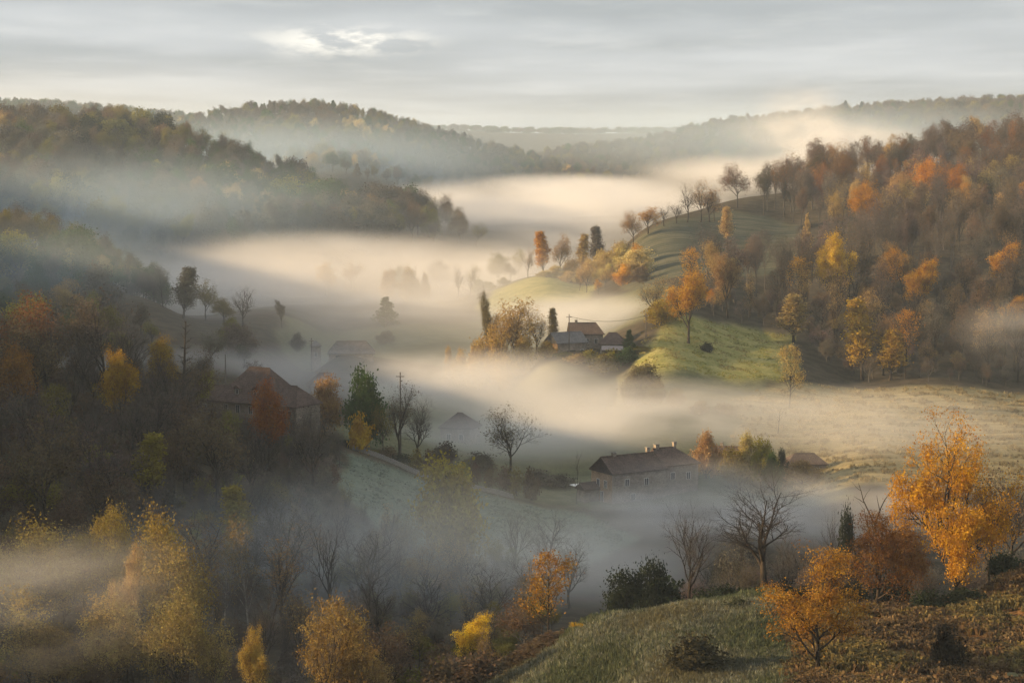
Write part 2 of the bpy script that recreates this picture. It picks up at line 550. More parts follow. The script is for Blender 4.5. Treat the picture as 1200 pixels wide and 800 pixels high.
FULL = dict(SPREAD_FINE, trunk=0.46, lean=0.0, kids=[11, 6, 5, 4, 4], start=[0.22, 0.28, 0.2, 0.15], angle=[0.95, 0.72, 0.7, 0.65], ratio=[1.0, 0.6, 0.55, 0.5])
LOWSET = dict(SPREAD, trunk=0.42, kids=[11, 6, 5, 4], start=[0.2, 0.28, 0.2, 0.15], angle=[0.95, 0.72, 0.7, 0.65], ratio=[1.0, 0.6, 0.55, 0.5])
PROTO = {}


def proto(key, *a, **k):
    PROTO[key] = Proto(key, *a, **k)


lowgold = lambda t: np.clip(1.25 - 1.15 * (t[:, 2] / t[:, 2].max()) ** 1.5, 0.12, 1)
proto('bare_a', SPREAD_FINE, 11, 14, split=2)
proto('bare_b', SPREAD, 23, 14, split=2)
proto('bare_c', UPRIGHT, 31, 14, split=2)
proto('bare_d', SPREAD_FINE, 47, 14, split=2)
proto('bare_slim', TALL, 5, 14, split=1)
proto('gold_big', FULL, 77, 19, nleaf=38000, leaf=0.21, spread=0.38, keep=lowgold, clump=-0.9)
proto('leafy_low', LOWSET, 163, 14, nleaf=16000, leaf=0.19, spread=0.36, clump=-0.5)
proto('leafy_a', SPREAD, 61, 14, nleaf=16000, leaf=0.22, spread=0.4, clump=-0.8)
proto('leafy_b', UPRIGHT, 67, 14, nleaf=14000, leaf=0.22, spread=0.4, clump=-0.9)
proto('leafy_c', SPREAD, 71, 14, nleaf=18000, leaf=0.23, spread=0.5, clump=-1.5)
proto('leafy_d', POPLAR, 73, 14, nleaf=7000, leaf=0.34, spread=0.35, clump=-1.6)
proto('thin_a', SPREAD, 83, 14, nleaf=3600, leaf=0.30, spread=0.45, clump=-0.6)
proto('thin_b', UPRIGHT, 89, 14, nleaf=3400, leaf=0.30, spread=0.45, clump=-0.8)
proto('thin_c', TALL, 97, 14, nleaf=3000, leaf=0.30, spread=0.4, clump=-0.8)
proto('haze_twig', SPREAD_FINE, 103, 14, nleaf=1500, leaf=0.24, spread=0.5, clump=-0.8)
proto('haze_up', dict(UPRIGHT, levels=5, kids=[6, 6, 5, 4, 4], rad=[0.22, 0.11, 0.06, 0.038, 0.028, 0.022]), 173, 16, nleaf=1300, leaf=0.24, spread=0.4, clump=-0.5)
proto('tall_thin', dict(TALL, levels=4, kids=[22, 6, 4, 3], start=[0.38, 0.2, 0.15, 0.1]), 179, 16, nleaf=2000, leaf=0.26, spread=0.35, clump=-0.5)
proto('round', BUSH, 107, 10, nleaf=9000, leaf=0.34, spread=0.5, clump=-3)
proto('shrub_a', BUSH, 109, 4, nleaf=3200, leaf=0.26, spread=0.3, clump=-3, split=1)
proto('shrub_b', BUSH, 113, 4, nleaf=1300, leaf=0.22, spread=0.3, clump=-1.5, split=1)
proto('conifer', CONE, 127, 14, nleaf=9000, leaf=0.42, spread=0.22, split=0, droop=0.35)
proto('snag', SNAG, 131, 12, split=9)
proto('spire', dict(TALL, rad=[0.30, 0.07, 0.04, 0.028], kids=[26, 4, 3], start=[0.3, 0.2, 0.15], angle=[1.25, 0.6, 0.6], profile=lambda f: 0.16 * (1.1 - f) + 0.03, trunk_tip=0.2), 151, 14, split=1)
proto('birch', TALL, 137, 14, nleaf=900, leaf=0.24, spread=0.35, split=1, bark=M_BARK_PALE)

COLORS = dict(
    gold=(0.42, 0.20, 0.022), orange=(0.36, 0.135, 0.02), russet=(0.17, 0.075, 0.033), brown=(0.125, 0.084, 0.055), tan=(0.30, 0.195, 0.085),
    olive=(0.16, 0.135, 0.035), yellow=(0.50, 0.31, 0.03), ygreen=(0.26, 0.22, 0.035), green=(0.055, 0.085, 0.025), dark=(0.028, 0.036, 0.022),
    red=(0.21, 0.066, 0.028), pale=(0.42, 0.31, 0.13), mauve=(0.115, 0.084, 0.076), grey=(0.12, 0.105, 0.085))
RNG = random.Random(2024)


def tint(c, v=0.14):
    r, g_, b = COLORS[c] if isinstance(c, str) else c
    k = RNG.uniform(1 - v, 1 + v)
    h = RNG.uniform(-0.10, 0.10)
    return (min(1, r * k), min(1, g_ * k * (1 + h)), b * k, 1)


def put_tree(name, p, x, y, h, colour, label, group=None, cat='tree', wide=None, rot=None, lean=(0, 0), sink=0.15):
    P = PROTO[p]
    root = bpy.data.objects.new(name, None)
    COL.objects.link(root)
    root.empty_display_size = 0.5
    s = h / P.height
    w = s if wide is None else wide / P.width
    root.location = (x, y, hz(x, y) - sink)
    root.rotation_euler = (lean[0], lean[1], RNG.uniform(0, 6.28) if rot is None else rot)
    root.scale = (w, w, s)
    tag(root, label, cat, group)
    o = link('trunk', P.trunk, root)
    if len(P.crown.polygons):
        c = link('crown', P.crown, root)
        c.color = colour if isinstance(colour, tuple) and len(colour) == 4 else tint(colour)
    return root


def px_tree(name, p, px, Y, top, colour, label, wpx=None, **k):
    """tree at column px and distance Y whose tip reaches picture row top"""
    a, t = ray(px, top)
    x = a * Y
    zt = CAM_Z + t * Y
    h = max(0.8, zt - hz(x, Y))
    return put_tree(name, p, x, Y, h, colour, label, wide=None if wpx is None else wpx * Y / FPX, **k)


# ------------------------------------------------------------------ ground
def axis_dense(lo, hi, n_out, a, b, n_in):
    return np.r_[np.linspace(lo, a, n_out, endpoint=False), np.linspace(a, b, n_in, endpoint=False), np.linspace(b, hi, n_out)]


def in_poly(px, Y, poly):
    x, y = np.asarray(px, float), np.log(np.asarray(Y, float))
    pts = [(p, math.log(q)) for p, q in poly]
    c = np.zeros(x.shape, bool)
    j = len(pts) - 1
    for i in range(len(pts)):
        xi, yi = pts[i]; xj, yj = pts[j]
        cond = ((yi > y) != (yj > y)) & (x < (xj - xi) * (y - yi) / (yj - yi + 1e-12) + xi)
        c ^= cond
        j = i
    return c


MEADOW = [  # plan outlines in (column, distance): grass
    [(480, 150), (930, 150), (925, 195), (900, 207), (800, 204), (690, 202), (560, 212)],
    [(395, 368), (470, 374), (680, 374), (745, 345), (670, 308), (540, 306), (440, 318), (392, 342)],
    [(745, 530), (925, 528), (935, 597), (880, 602), (800, 596), (752, 556)],
    [(560, 720), (690, 715), (700, 780), (640, 800), (575, 790)],
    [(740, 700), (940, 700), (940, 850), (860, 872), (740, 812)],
    [(860, 395), (1300, 390), (1300, 540), (950, 535), (860, 500)],
    [(330, 585), (560, 585), (560, 700), (330, 660)],
    [(560, 600), (800, 602), (770, 690), (700, 715), (560, 720)],
    [(400, 380), (1000, 380), (900, 530), (600, 545), (420, 520)],
]
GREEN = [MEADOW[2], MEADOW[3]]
BRACKEN = [(925, 160), (1330, 150), (1330, 222), (1100, 208), (985, 208), (940, 196)]


def build_ground():
    th = axis_dense(-1.9, 1.9, 70, -0.30, 0.30, 420)
    lr = np.r_[np.linspace(math.log(2.5), math.log(150), 70, endpoint=False), np.linspace(math.log(150), math.log(1100), 380, endpoint=False),
               np.linspace(math.log(1100), math.log(8700), 190)]
    T, L = np.meshgrid(th, lr)
    r = np.exp(L)
    X, Y = r * np.sin(T), r * np.cos(T)
    Z = height(X, Y)
    nr, nc = X.shape
    V = np.stack([X, Y, Z], -1).reshape(-1, 3)
    i = np.arange(nr - 1)[:, None] * nc + np.arange(nc - 1)[None]
    F = np.stack([i, i + 1, i + 1 + nc, i + nc], -1).reshape(-1, 4)
    me = new_mesh('ground', V, F, M_GROUND, smooth=True)
    Yc = np.maximum(Y, 1.0)
    px = np.where(Y > 1, 600 + FPX * X / Yc, 1e5).reshape(-1)
    wob = (np.sin(X * 0.19) * np.cos(Y * 0.13) * 14 + np.sin(X * 0.05 + Y * 0.07) * 10).reshape(-1) * np.clip(300 / Yc.reshape(-1), 0.2, 1.5)
    pxw = px + wob
    Yw = Yc.reshape(-1) * (1 + 0.004 * np.sin(X * 0.31 + 2).reshape(-1))
    gr = np.zeros(len(V)); lush = np.zeros(len(V)); br = np.zeros(len(V))
    for poly in MEADOW:
        gr[in_poly(pxw, Yw, poly)] = 1
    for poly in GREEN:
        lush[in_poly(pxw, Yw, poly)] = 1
    br[in_poly(pxw, Yw, BRACKEN)] = 1
    frost = np.zeros(len(V)); frost[in_poly(pxw, Yw, MEADOW[1])] = 1
    dull = np.zeros(len(V)); dull[in_poly(pxw, Yw, MEADOW[4])] = 1  # upper meadow, coloured darker to stand for shade
    hay = np.zeros(len(V)); hay[in_poly(pxw, Yw, MEADOW[5])] = 1

    def blur(a):
        a = a.reshape(nr, nc)
        for _ in range(2):
            a = (a + np.roll(a, 1, 0) + np.roll(a, -1, 0) + np.roll(a, 1, 1) + np.roll(a, -1, 1)) / 5
        return a.reshape(-1)
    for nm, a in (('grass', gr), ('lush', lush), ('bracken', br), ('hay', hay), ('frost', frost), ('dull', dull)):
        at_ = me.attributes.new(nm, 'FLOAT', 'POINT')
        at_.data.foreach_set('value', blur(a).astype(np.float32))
    o = link('ground', me)
    tag(o, 'rolling valley ground of leaf litter, frosty meadows and dry grass', None, None, 'structure')
    return o


def ground_material():
    m, g = mat('ground')
    pos = g.n('ShaderNodeNewGeometry').outputs['Position']
    A = lambda nm: g.n('ShaderNodeAttribute', attribute_type='GEOMETRY', attribute_name=nm).outputs['Fac']
    n_big = g.noise(pos, 0.03, 4.0)
    n_mid = g.noise(pos, 0.22, 5.0, 0.6)
    n_fine = g.noise(pos, 1.7, 5.0, 0.65)
    litter = g.mix(g.ramp(n_mid, 0.3, 0.7), (0.045, 0.038, 0.030, 1), (0.092, 0.074, 0.054, 1))
    litter = g.mix(g.ramp(n_fine, 0.45, 0.75, 0, 0.6), litter, (0.055, 0.058, 0.028, 1))
    grass = g.mix(g.ramp(n_mid, 0.3, 0.7), (0.085, 0.092, 0.052, 1), (0.14, 0.142, 0.085, 1))
    grass = g.mix(g.ramp(n_big, 0.4, 0.65, 0, 0.55), grass, (0.155, 0.145, 0.088, 1))
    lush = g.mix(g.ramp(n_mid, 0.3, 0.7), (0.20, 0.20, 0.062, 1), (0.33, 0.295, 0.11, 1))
    # hay field: pale tussock lines
    lines = g.noise(g.mapping(pos, (0.05, 0.42, 0.1), rot=(0, 0, 0.18)), 1.0, 4.0, 0.6)
    hay = g.mix(g.ramp(lines, 0.35, 0.65), (0.20, 0.168, 0.088, 1), (0.30, 0.245, 0.13, 1))
    brk = g.mix(g.ramp(n_fine, 0.3, 0.7), (0.075, 0.042, 0.020, 1), (0.19, 0.105, 0.042, 1))
    c = g.mix(A('grass'), litter, grass)
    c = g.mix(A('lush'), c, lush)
    c = g.mix(A('hay'), c, hay)
    c = g.mix(A('frost'), c, g.mix(g.ramp(n_mid, 0.3, 0.7), (0.105, 0.130, 0.098, 1), (0.155, 0.185, 0.140, 1)))
    c = g.mix(A('dull'), c, g.mix(g.ramp(lines, 0.35, 0.65), (0.055, 0.062, 0.044, 1), (0.115, 0.110, 0.075, 1)))  # shade on the upper meadow painted into its grass colour
    c = g.mix(A('bracken'), c, brk)
    c = g.n('ShaderNodeHueSaturation', {'Value': g.ramp(n_fine, 0.2, 0.8, 0.7, 1.25), 'Color': c}).outputs[0]
    bump = g.n('ShaderNodeBump', {'Strength': 0.45, 'Distance': 0.4, 'Height': g.math('ADD', n_mid, g.math('MULTIPLY', n_fine, 0.5))})
    d = g.n('ShaderNodeBsdfDiffuse', {0: c, 'Normal': bump.outputs[0]})
    finish(g, d.outputs[0])
    return m


M_GROUND = ground_material()
build_ground()


# ------------------------------------------------------------------ haze and mist
def box_mesh(name, lo, hi, m):
    v = [(x, y, z) for x in (lo[0], hi[0]) for y in (lo[1], hi[1]) for z in (lo[2], hi[2])]
    f = [(0, 1, 3, 2), (4, 6, 7, 5), (0, 4, 5, 1), (2, 3, 7, 6), (0, 2, 6, 4), (1, 5, 7, 3)]
    return new_mesh(name, v, f, m)


HAZE = 0.00011
m_haze, g = mat('haze')
v = g.n('ShaderNodeVolumePrincipled', {'Color': (0.70, 0.85, 1.0, 1), 'Density': HAZE, 'Anisotropy': 0.0})
finish(g, None, v.outputs[0])
hz_o = link('haze', box_mesh('haze', (-9500, -3600, -60), (9500, 9500, 185), m_haze))
tag(hz_o, 'thin pale haze filling the whole valley air', 'haze', None, 'stuff')

ico = None


def ball_mesh():
    import bmesh
    bm = bmesh.new()
    bmesh.ops.create_icosphere(bm, subdivisions=3, radius=1.0)
    me = bpy.data.meshes.new('mist_bank')
    bm.to_mesh(me); bm.free()
    return me


def mist(px, py, Y, rx, rz, ry, dens, label, size=70.0, seed=0.0, lo=0.42, hi=0.58, flat=0.35, tilt=0.0, yaw=0.0, core=0.15, tone=(0.985, 0.985, 0.985)):
    """a soft bank of mist: rx, rz in photo pixels at distance Y, ry in metres of depth"""
    c = at(px, py, Y)
    me = ball_mesh()
    m, g = mat('mist')
    p = g.n('ShaderNodeTexCoord').outputs['Object']
    ln = g.n('ShaderNodeVectorMath', {0: p}, operation='LENGTH').outputs['Value']
    fall = g.ramp(ln, core, 1.0, 1.0, 0.0)
    wp = g.n('ShaderNodeNewGeometry').outputs['Position']
    vec = g.mapping(wp, (1 / size, 1 / size, 1 / (size * flat)), (seed, seed * 0.7, seed * 1.3))
    wv = g.n('ShaderNodeVectorMath', {0: g.noise(vec, 0.9, 1.0, 0.5, out=1), 1: (0.9, 0.9, 0.9)}, operation='MULTIPLY').outputs[0]
    vec = g.n('ShaderNodeVectorMath', {0: vec, 1: wv}, operation='ADD').outputs[0]      # curl the billows
    nz = g.math('ADD', g.math('MULTIPLY', g.noise(vec, 1.0, 2.0, 0.5), 0.62), g.math('MULTIPLY', g.noise(vec, 3.3, 3.0, 0.6), 0.38))
    d = g.math('MULTIPLY', fall, g.ramp(nz, lo, hi, 0.08, 1.0))
    d = g.math('MULTIPLY', d, dens)
    v = g.n('ShaderNodeVolumePrincipled', {'Color': (*tone, 1), 'Density': d, 'Anisotropy': 0.0})
    finish(g, None, v.outputs[0])
    me.materials.append(m)
    o = link('mist', me)
    o.location = c
    o.rotation_euler = (0, tilt, yaw)
    o.scale = (rx * Y / FPX, ry, rz * Y / FPX)
    tag(o, label, 'mist', 'banks of morning mist', 'stuff')
    return o


MIST_ON = True
if MIST_ON:
    # far valley river of mist
    mist(650, 236, 1650, 250, 36, 420, 0.0200, 'bright river of mist in the gap between the far hills', 220, 1.0)
    mist(560, 275, 1150, 300, 36, 240, 0.0130, 'broad mist filling the valley behind the wooded hill', 160, 2.0)
    mist(360, 312, 880, 330, 46, 180, 0.0140, 'warm mist along the foot of the long wooded hill', 130, 3.0)
    mist(120, 250, 1010, 420, 95, 140, 0.0055, 'thin blue mist climbing the shaded wood', 170, 3.5, lo=0.2, hi=0.65, tone=(0.62, 0.80, 0.97))  # blue tint of the mist stands in for shade on the long hill
    mist(580, 330, 860, 200, 44, 110, 0.0150, 'bluish mist bank beyond the green shoulder', 110, 4.0)
    mist(470, 370, 740, 290, 38, 90, 0.0240, 'mist bank around the lone conifer', 90, 5.0)
    mist(280, 436, 520, 320, 34, 45, 0.0220, 'white mist over the hidden hamlet', 80, 6.0, lo=0.3, hi=0.6)
    mist(540, 450, 495, 260, 48, 38, 0.0360, 'golden mist below the farm on the shelf', 70, 7.0, lo=0.40, hi=0.57)
    mist(740, 486, 462, 270, 48, 40, 0.0360, 'golden mist over the valley floor', 65, 8.0, lo=0.40, hi=0.57)
    mist(1000, 496, 450, 290, 38, 60, 0.0190, 'thin mist lying on the hay field', 70, 9.0)
    mist(600, 512, 425, 230, 40, 24, 0.0340, 'pale mist behind the domed dark tree', 50, 9.5, lo=0.25, hi=0.55)
    mist(825, 594, 358, 215, 60, 34, 0.0640, 'grey mist wrapping the foot of the long farmhouse', 50, 10.0)
    mist(1020, 600, 320, 240, 44, 40, 0.0260, 'grey mist behind the knoll with the golden tree', 50, 11.0)
    mist(650, 665, 290, 200, 56, 30, 0.0260, 'cool mist in the hollow below the meadow', 45, 12.0)
    mist(420, 655, 270, 220, 60, 28, 0.0180, 'bluish mist below the dark wood', 45, 13.0)
    mist(60, 700, 205, 240, 86, 24, 0.0210, 'warm mist among the pale trees of the hollow', 35, 14.0)
    mist(300, 750, 212, 220, 66, 20, 0.0130, 'thin mist between the birches', 35, 15.0)
    mist(985, 168, 1480, 160, 40, 110, 0.0330, 'mist plume rising over the far ridge', 50, 16.0, lo=0.46, hi=0.60, tilt=0.10, flat=0.6)
    mist(930, 135, 1550, 70, 52, 80, 0.0100, 'faint wisp lifting off the ridge into the sky', 60, 17.0, lo=0.46, hi=0.62)
    mist(900, 205, 1400, 190, 30, 200, 0.0140, 'mist behind the crest of russet trees', 120, 18.0)
    mist(1190, 395, 530, 90, 55, 30, 0.0110, 'small pale patch of mist against the bare wood', 45, 19.0)
    mist(690, 372, 625, 150, 34, 36, 0.0420, 'golden mist between the shelf farm and the green shoulder', 70, 20.0, lo=0.28, hi=0.55)
    mist(430, 370, 720, 480, 95, 240, 0.0055, 'wide thin veil of mist over the middle of the valley', 200, 23.0, lo=0.2, hi=0.6, core=0.3)
    mist(730, 650, 300, 170, 60, 26, 0.0300, 'grey mist in the dip behind the dark evergreen bushes', 50, 24.0, lo=0.28, hi=0.6)
    mist(430, 655, 258, 430, 135, 42, 0.0125, 'cool thin veil over the hollow and the lower wood', 60, 25.0, lo=0.3, hi=0.6, tone=(0.80, 0.90, 0.985))
    mist(775, 590, 374, 120, 26, 9, 0.1000, 'dense mist lapping the farmhouse wall', 26, 26.0, lo=0.3, hi=0.55)
    mist(60, 310, 610, 200, 70, 50, 0.0065, 'thin blue mist before the low wooded hill', 90, 27.0, lo=0.25, hi=0.62, tone=(0.70, 0.86, 0.98))
    mist(300, 190, 1750, 420, 70, 200, 0.0050, 'thin blue haze before the domed hill', 300, 21.0, lo=0.1, hi=0.6, tone=(0.62, 0.80, 0.97))  # blue colour stands in for the domed hill lying in shade
    mist(950, 165, 2000, 420, 60, 250, 0.0036, 'thin blue haze before the far ridge', 300, 22.0, lo=0.1, hi=0.6, tone=(0.66, 0.82, 0.97))


# ------------------------------------------------------------------ buildings
def stone_material(name, a, b, sc=1.6):
    m, g = mat(name)
    pos = g.n('ShaderNodeTexCoord').outputs['Object']
    n = g.noise(pos, sc, 5.0, 0.65)
    n2 = g.noise(pos, sc * 0.22, 3.0)
    br = g.n('ShaderNodeTexVoronoi', {'Vector': g.mapping(pos, (1, 1, 1.8)), 'Scale': 2.4}).outputs['Color']
    bw = g.n('ShaderNodeRGBToBW', {0: br}).outputs[0]
    c = g.mix(g.ramp(n, 0.3, 0.7), (*a, 1), (*b, 1))
    c = g.n('ShaderNodeHueSaturation', {'Value': g.math('MULTIPLY', g.ramp(bw, 0, 1, 0.8, 1.15), g.ramp(n2, 0.3, 0.7, 0.8, 1.1)), 'Color': c}).outputs[0]
    bp = g.n('ShaderNodeBump', {'Strength': 0.6, 'Distance': 0.06, 'Height': bw})
    finish(g, g.n('ShaderNodeBsdfDiffuse', {0: c, 'Normal': bp.outputs[0]}).outputs[0])
    return m


def roof_material(name, a, b):
    m, g = mat(name)
    pos = g.n('ShaderNodeTexCoord').outputs['Object']
    w = g.n('ShaderNodeTexWave', {'Vector': pos, 'Scale': 1.6, 'Distortion': 0.6, 'Detail': 1.0}, wave_type='BANDS', bands_direction='X').outputs['Fac']
    w2 = g.n('ShaderNodeTexWave', {'Vector': pos, 'Scale': 0.9, 'Distortion': 0.4}, wave_type='BANDS', bands_direction='Y').outputs['Fac']
    n = g.noise(pos, 0.7, 5.0, 0.7)
    n2 = g.noise(pos, 5.0, 2.0, 0.5)
    c = g.mix(g.ramp(n, 0.3, 0.72), (*a, 1), (*b, 1))
    c = g.n('ShaderNodeHueSaturation', {'Value': g.ramp(n2, 0.25, 0.75, 0.65, 1.35), 'Color': c}).outputs[0]
    bp = g.n('ShaderNodeBump', {'Strength': 0.7, 'Distance': 0.08, 'Height': g.math('ADD', w, w2)})
    finish(g, g.n('ShaderNodeBsdfDiffuse', {0: c, 'Normal': bp.outputs[0]}).outputs[0])
    return m


def plain(name, c, rough=0.8):
    m, g = mat(name)
    pos = g.n('ShaderNodeTexCoord').outputs['Object']
    n = g.noise(pos, 2.5, 4.0)
    cc = g.n('ShaderNodeHueSaturation', {'Value': g.ramp(n, 0.3, 0.7, 0.8, 1.15), 'Color': (*c, 1)}).outputs[0]
    finish(g, g.n('ShaderNodeBsdfPrincipled', {'Base Color': cc, 'Roughness': rough}).outputs[0])
    return m


M_SUN_STONE = stone_material('sun_tinted_stone', (0.30, 0.20, 0.12), (0.42, 0.29, 0.18))  # sunward gables only: warm sunlight put into the wall colour
M_GREYSTONE = stone_material('grey_render', (0.22, 0.185, 0.15), (0.31, 0.265, 0.22))
M_ROOF = roof_material('clay_tiles', (0.092, 0.070, 0.062), (0.150, 0.110, 0.094))
M_ROOF2 = roof_material('old_tiles', (0.085, 0.065, 0.056), (0.135, 0.10, 0.082))
M_SLATE = roof_material('grey_sheet_roof', (0.155, 0.148, 0.145), (0.215, 0.205, 0.20))
M_GLASS = plain('dark_glass', (0.02, 0.022, 0.026), 0.15)
M_FRAME = plain('painted_wood', (0.55, 0.53, 0.50))
M_WOOD = plain('weathered_wood', (0.10, 0.082, 0.065))
M_WHITE = plain('white_canvas', (0.75, 0.75, 0.73))
M_WIRE = plain('wire', (0.03, 0.03, 0.03))
M_WALLSTONE = stone_material('dry_stone', (0.20, 0.19, 0.17), (0.36, 0.34, 0.31), 2.2)


def part(name, verts, faces, m, parent):
    return link(name, new_mesh(name, verts, faces, m), parent)


BOXF = [(0, 1, 3, 2), (4, 6, 7, 5), (0, 4, 5, 1), (2, 3, 7, 6), (0, 2, 6, 4), (1, 5, 7, 3)]


def box(name, lo, hi, m, parent):
    v = [(x, y, z) for x in (lo[0], hi[0]) for y in (lo[1], hi[1]) for z in (lo[2], hi[2])]
    return part(name, v, BOXF, m, parent)


def window(parent, x, y, z, w, h, face, m_frame=None, name='window'):
    """window set in a wall; face: 'y-' (long front) or 'x-' / 'x+' (gable)"""
    mf = m_frame or M_FRAME
    sgn = {'y-': (0, -1), 'y+': (0, 1), 'x-': (-1, 0), 'x+': (1, 0)}[face]

    def b(nm, u0, u1, z0, z1, d0, d1, m, par):
        if sgn[0] == 0:
            ys = sorted((y + sgn[1] * d0, y + sgn[1] * d1))
            return box(nm, (x + u0, ys[0], z0), (x + u1, ys[1], z1), m, par)
        xs = sorted((x + sgn[0] * d0, x + sgn[0] * d1))
        return box(nm, (xs[0], y + u0, z0), (xs[1], y + u1, z1), m, par)
    wn = b(name, -w / 2, w / 2, z, z + h, -0.05, 0.03, M_GLASS, parent)
    t = 0.09
    b('frame', -w / 2 - t, -w / 2, z - t, z + h + t, -0.04, 0.07, mf, wn)
    b('frame', w / 2, w / 2 + t, z - t, z + h + t, -0.04, 0.07, mf, wn)
    b('frame', -w / 2 + 0.001, w / 2 - 0.001, z + h, z + h + t, -0.04, 0.065, mf, wn)
    b('mullion', -0.035, 0.035, z, z + h, 0.031, 0.055, mf, wn)
    b('sill', -w / 2 - 0.16, w / 2 + 0.16, z - t - 0.10, z - t, -0.03, 0.14, M_WALLSTONE, wn)
    return wn


def gable_block(root, x0, x1, y0, y1, zb, ze, rise, m_wall, m_roof, over=0.45, hip0=0.0, hip1=0.0, nm=''):
    """walls with a ridge along X and a tiled roof; hip0/hip1: how far each end of the ridge is drawn in"""
    ym = (y0 + y1) / 2
    rz0 = ze if hip0 > 0 else ze + rise
    rz1 = ze if hip1 > 0 else ze + rise
    v = [(x0, y0, zb), (x1, y0, zb), (x1, y1, zb), (x0, y1, zb), (x0, y0, ze), (x1, y0, ze), (x1, y1, ze), (x0, y1, ze), (x0, ym, rz0), (x1, ym, rz1)]
    f = [(0, 1, 5, 4), (2, 3, 7, 6), (3, 0, 4, 8, 7), (1, 2, 6, 9, 5)]
    wall = part('wall', v, f, m_wall, root)
    th = 0.22
    k = rise / (ym - y0)
    dz = over * k
    oe = over * 0.7
    a0 = x0 - (over if hip0 > 0 else oe); a1 = x1 + (over if hip1 > 0 else oe)
    r0 = x0 + hip0 if hip0 > 0 else a0
    r1 = x1 - hip1 if hip1 > 0 else a1
    e = ze - dz + 0.12
    t = ze + rise + 0.12
    top = [(a0, y0 - over, e), (a1, y0 - over, e), (a1, y1 + over, e), (a0, y1 + over, e), (r0, ym, t), (r1, ym, t)]
    vv = [(p[0], p[1], p[2] + th) for p in top] + top
    ff = [(0, 1, 5, 4), (2, 3, 4, 5), (3, 0, 4), (1, 2, 5), (6, 10, 11, 7), (8, 11, 10, 9), (9, 10, 6), (7, 11, 8),
          (0, 6, 7, 1), (1, 7, 8, 2), (2, 8, 9, 3), (3, 9, 6, 0)]
    roof = part('roof', vv, ff, m_roof, root)
    if r1 - r0 > 0.5:
        # ridge tiles
        rv, rf = [], []
        for s in (r0, r1):
            for q in range(5):
                an = math.pi * q / 4
                rv.append((s, ym + 0.22 * math.cos(an), t + th + 0.14 * math.sin(an) - 0.02))
        for q in range(4):
            rf.append((q, q + 1, q + 6, q + 5))
        rf += [(0, 1, 2, 3, 4), (5, 6, 7, 8, 9)]
        part('ridge_cap', rv, rf, m_roof, roof)
    return wall, roof


def chimney(roof, x, y, z0, z1, w=0.75):
    c = box('chimney', (x - w / 2, y - w / 2, z0), (x + w / 2, y + w / 2, z1), M_GREYSTONE, roof)
    box('chimney_cap', (x - w / 2 - 0.1, y - w / 2 - 0.1, z1 + 0.002), (x + w / 2 + 0.1, y + w / 2 + 0.1, z1 + 0.16), M_WALLSTONE, roof)
    return c


def house_root(name, px, Y, rot, label, cat='house', dz=0.0, py=None):
    a, t = ray(px, 400)
    x = a * Y
    root = bpy.data.objects.new(name, None)
    COL.objects.link(root)
    z = hz(x, Y) if py is None else at(px, py, Y).z
    root.location = (x, Y, z + dz)
    root.rotation_euler = (0, 0, rot)
    tag(root, label, cat)
    return root


# the long farmhouse in the mist (gable end to the sun)
Y0 = 385.0
S = Y0 / FPX
fh = house_root('farmhouse', 700, Y0, R(31), 'long stone farmhouse with sunlit gable and brown tiled roof standing in mist', py=588)
w1, r1 = gable_block(fh, 1.5, 14.2, -3.2, 4.2, -2.5, 5.9, 2.5, M_GREYSTONE, M_ROOF2)
wg = part('sun_tinted_gable', [(1.494, -3.2, -2.5), (1.494, 4.2, -2.5), (1.494, 4.2, 5.85), (1.494, 0.5, 8.3), (1.494, -3.2, 5.85)], [(0, 1, 2, 3, 4)], M_SUN_STONE, fh)
wg['label'] = 'gable wall with warm sunlight put into its colour'
w2, r2 = gable_block(fh, 14.2, 22.6, -2.6, 4.4, -2.5, 6.3, 2.7, M_GREYSTONE, M_ROOF, hip1=3.6)
gable_block(fh, -2.0, 1.49, 1.4, 4.0, -2.5, 2.4, 0.8, M_GREYSTONE, M_ROOF2)
chimney(r1, 4.4, 0.6, 7.6, 9.3); chimney(r1, 12.6, 0.8, 7.8, 9.6, 0.6); chimney(r2, 14.9, 1.0, 8.2, 10.0, 0.8); chimney(r2, 19.2, 0.9, 8.4, 10.2, 0.6)
for yy, zz in ((-0.9, 2.9), (1.7, 2.9)):
    window(fh, 1.494, yy, zz, 0.9, 1.3, 'x-')
window(fh, 1.494, 0.4, 0.0, 1.0, 1.9, 'x-', name='door')
for xx, zz in ((5.0, 3.3), (9.6, 3.1), (6.4, 0.3)):
    window(fh, xx, -3.2, zz, 0.9, 1.25, 'y-')
for xx, zz in ((16.4, 3.5), (20.2, 3.3)):
    window(fh, xx, -2.6, zz, 0.9, 1.3, 'y-')
box('awning', (-2.2, 4.05, 2.6), (0.9, 6.4, 2.75), M_WHITE, fh)

# the two half-hidden houses beside it
h2 = house_root('stone_cottage', 838, 418, R(-14), 'low cottage with brown pitched roof behind the tan shrubs', py=560)
_, r = gable_block(h2, 0, 7.6, -3, 3, -2, 4.2, 2.4, M_GREYSTONE, M_ROOF, hip1=2.4)
chimney(r, 1.6, 0.2, 5.6, 7.6, 0.6)
window(h2, 0, 0.4, 1.6, 0.9, 1.2, 'x-'); window(h2, 2.4, -3, 1.8, 0.9, 1.2, 'y-'); window(h2, 5.0, -3, 1.8, 0.9, 1.2, 'y-')
h3 = house_root('field_barn', 922, 425, R(5), 'small dark field barn with hipped brown roof beside round bush', 'barn', py=556)
gable_block(h3, 0, 8.4, -2.6, 2.6, -2, 2.6, 1.7, M_GREYSTONE, M_ROOF2, hip0=2.0, hip1=2.0)
window(h3, 4.0, -2.6, 0.1, 1.9, 2.1, 'y-', M_WOOD, 'door'); window(h3, 6.6, -2.6, 1.0, 0.7, 0.8, 'y-')

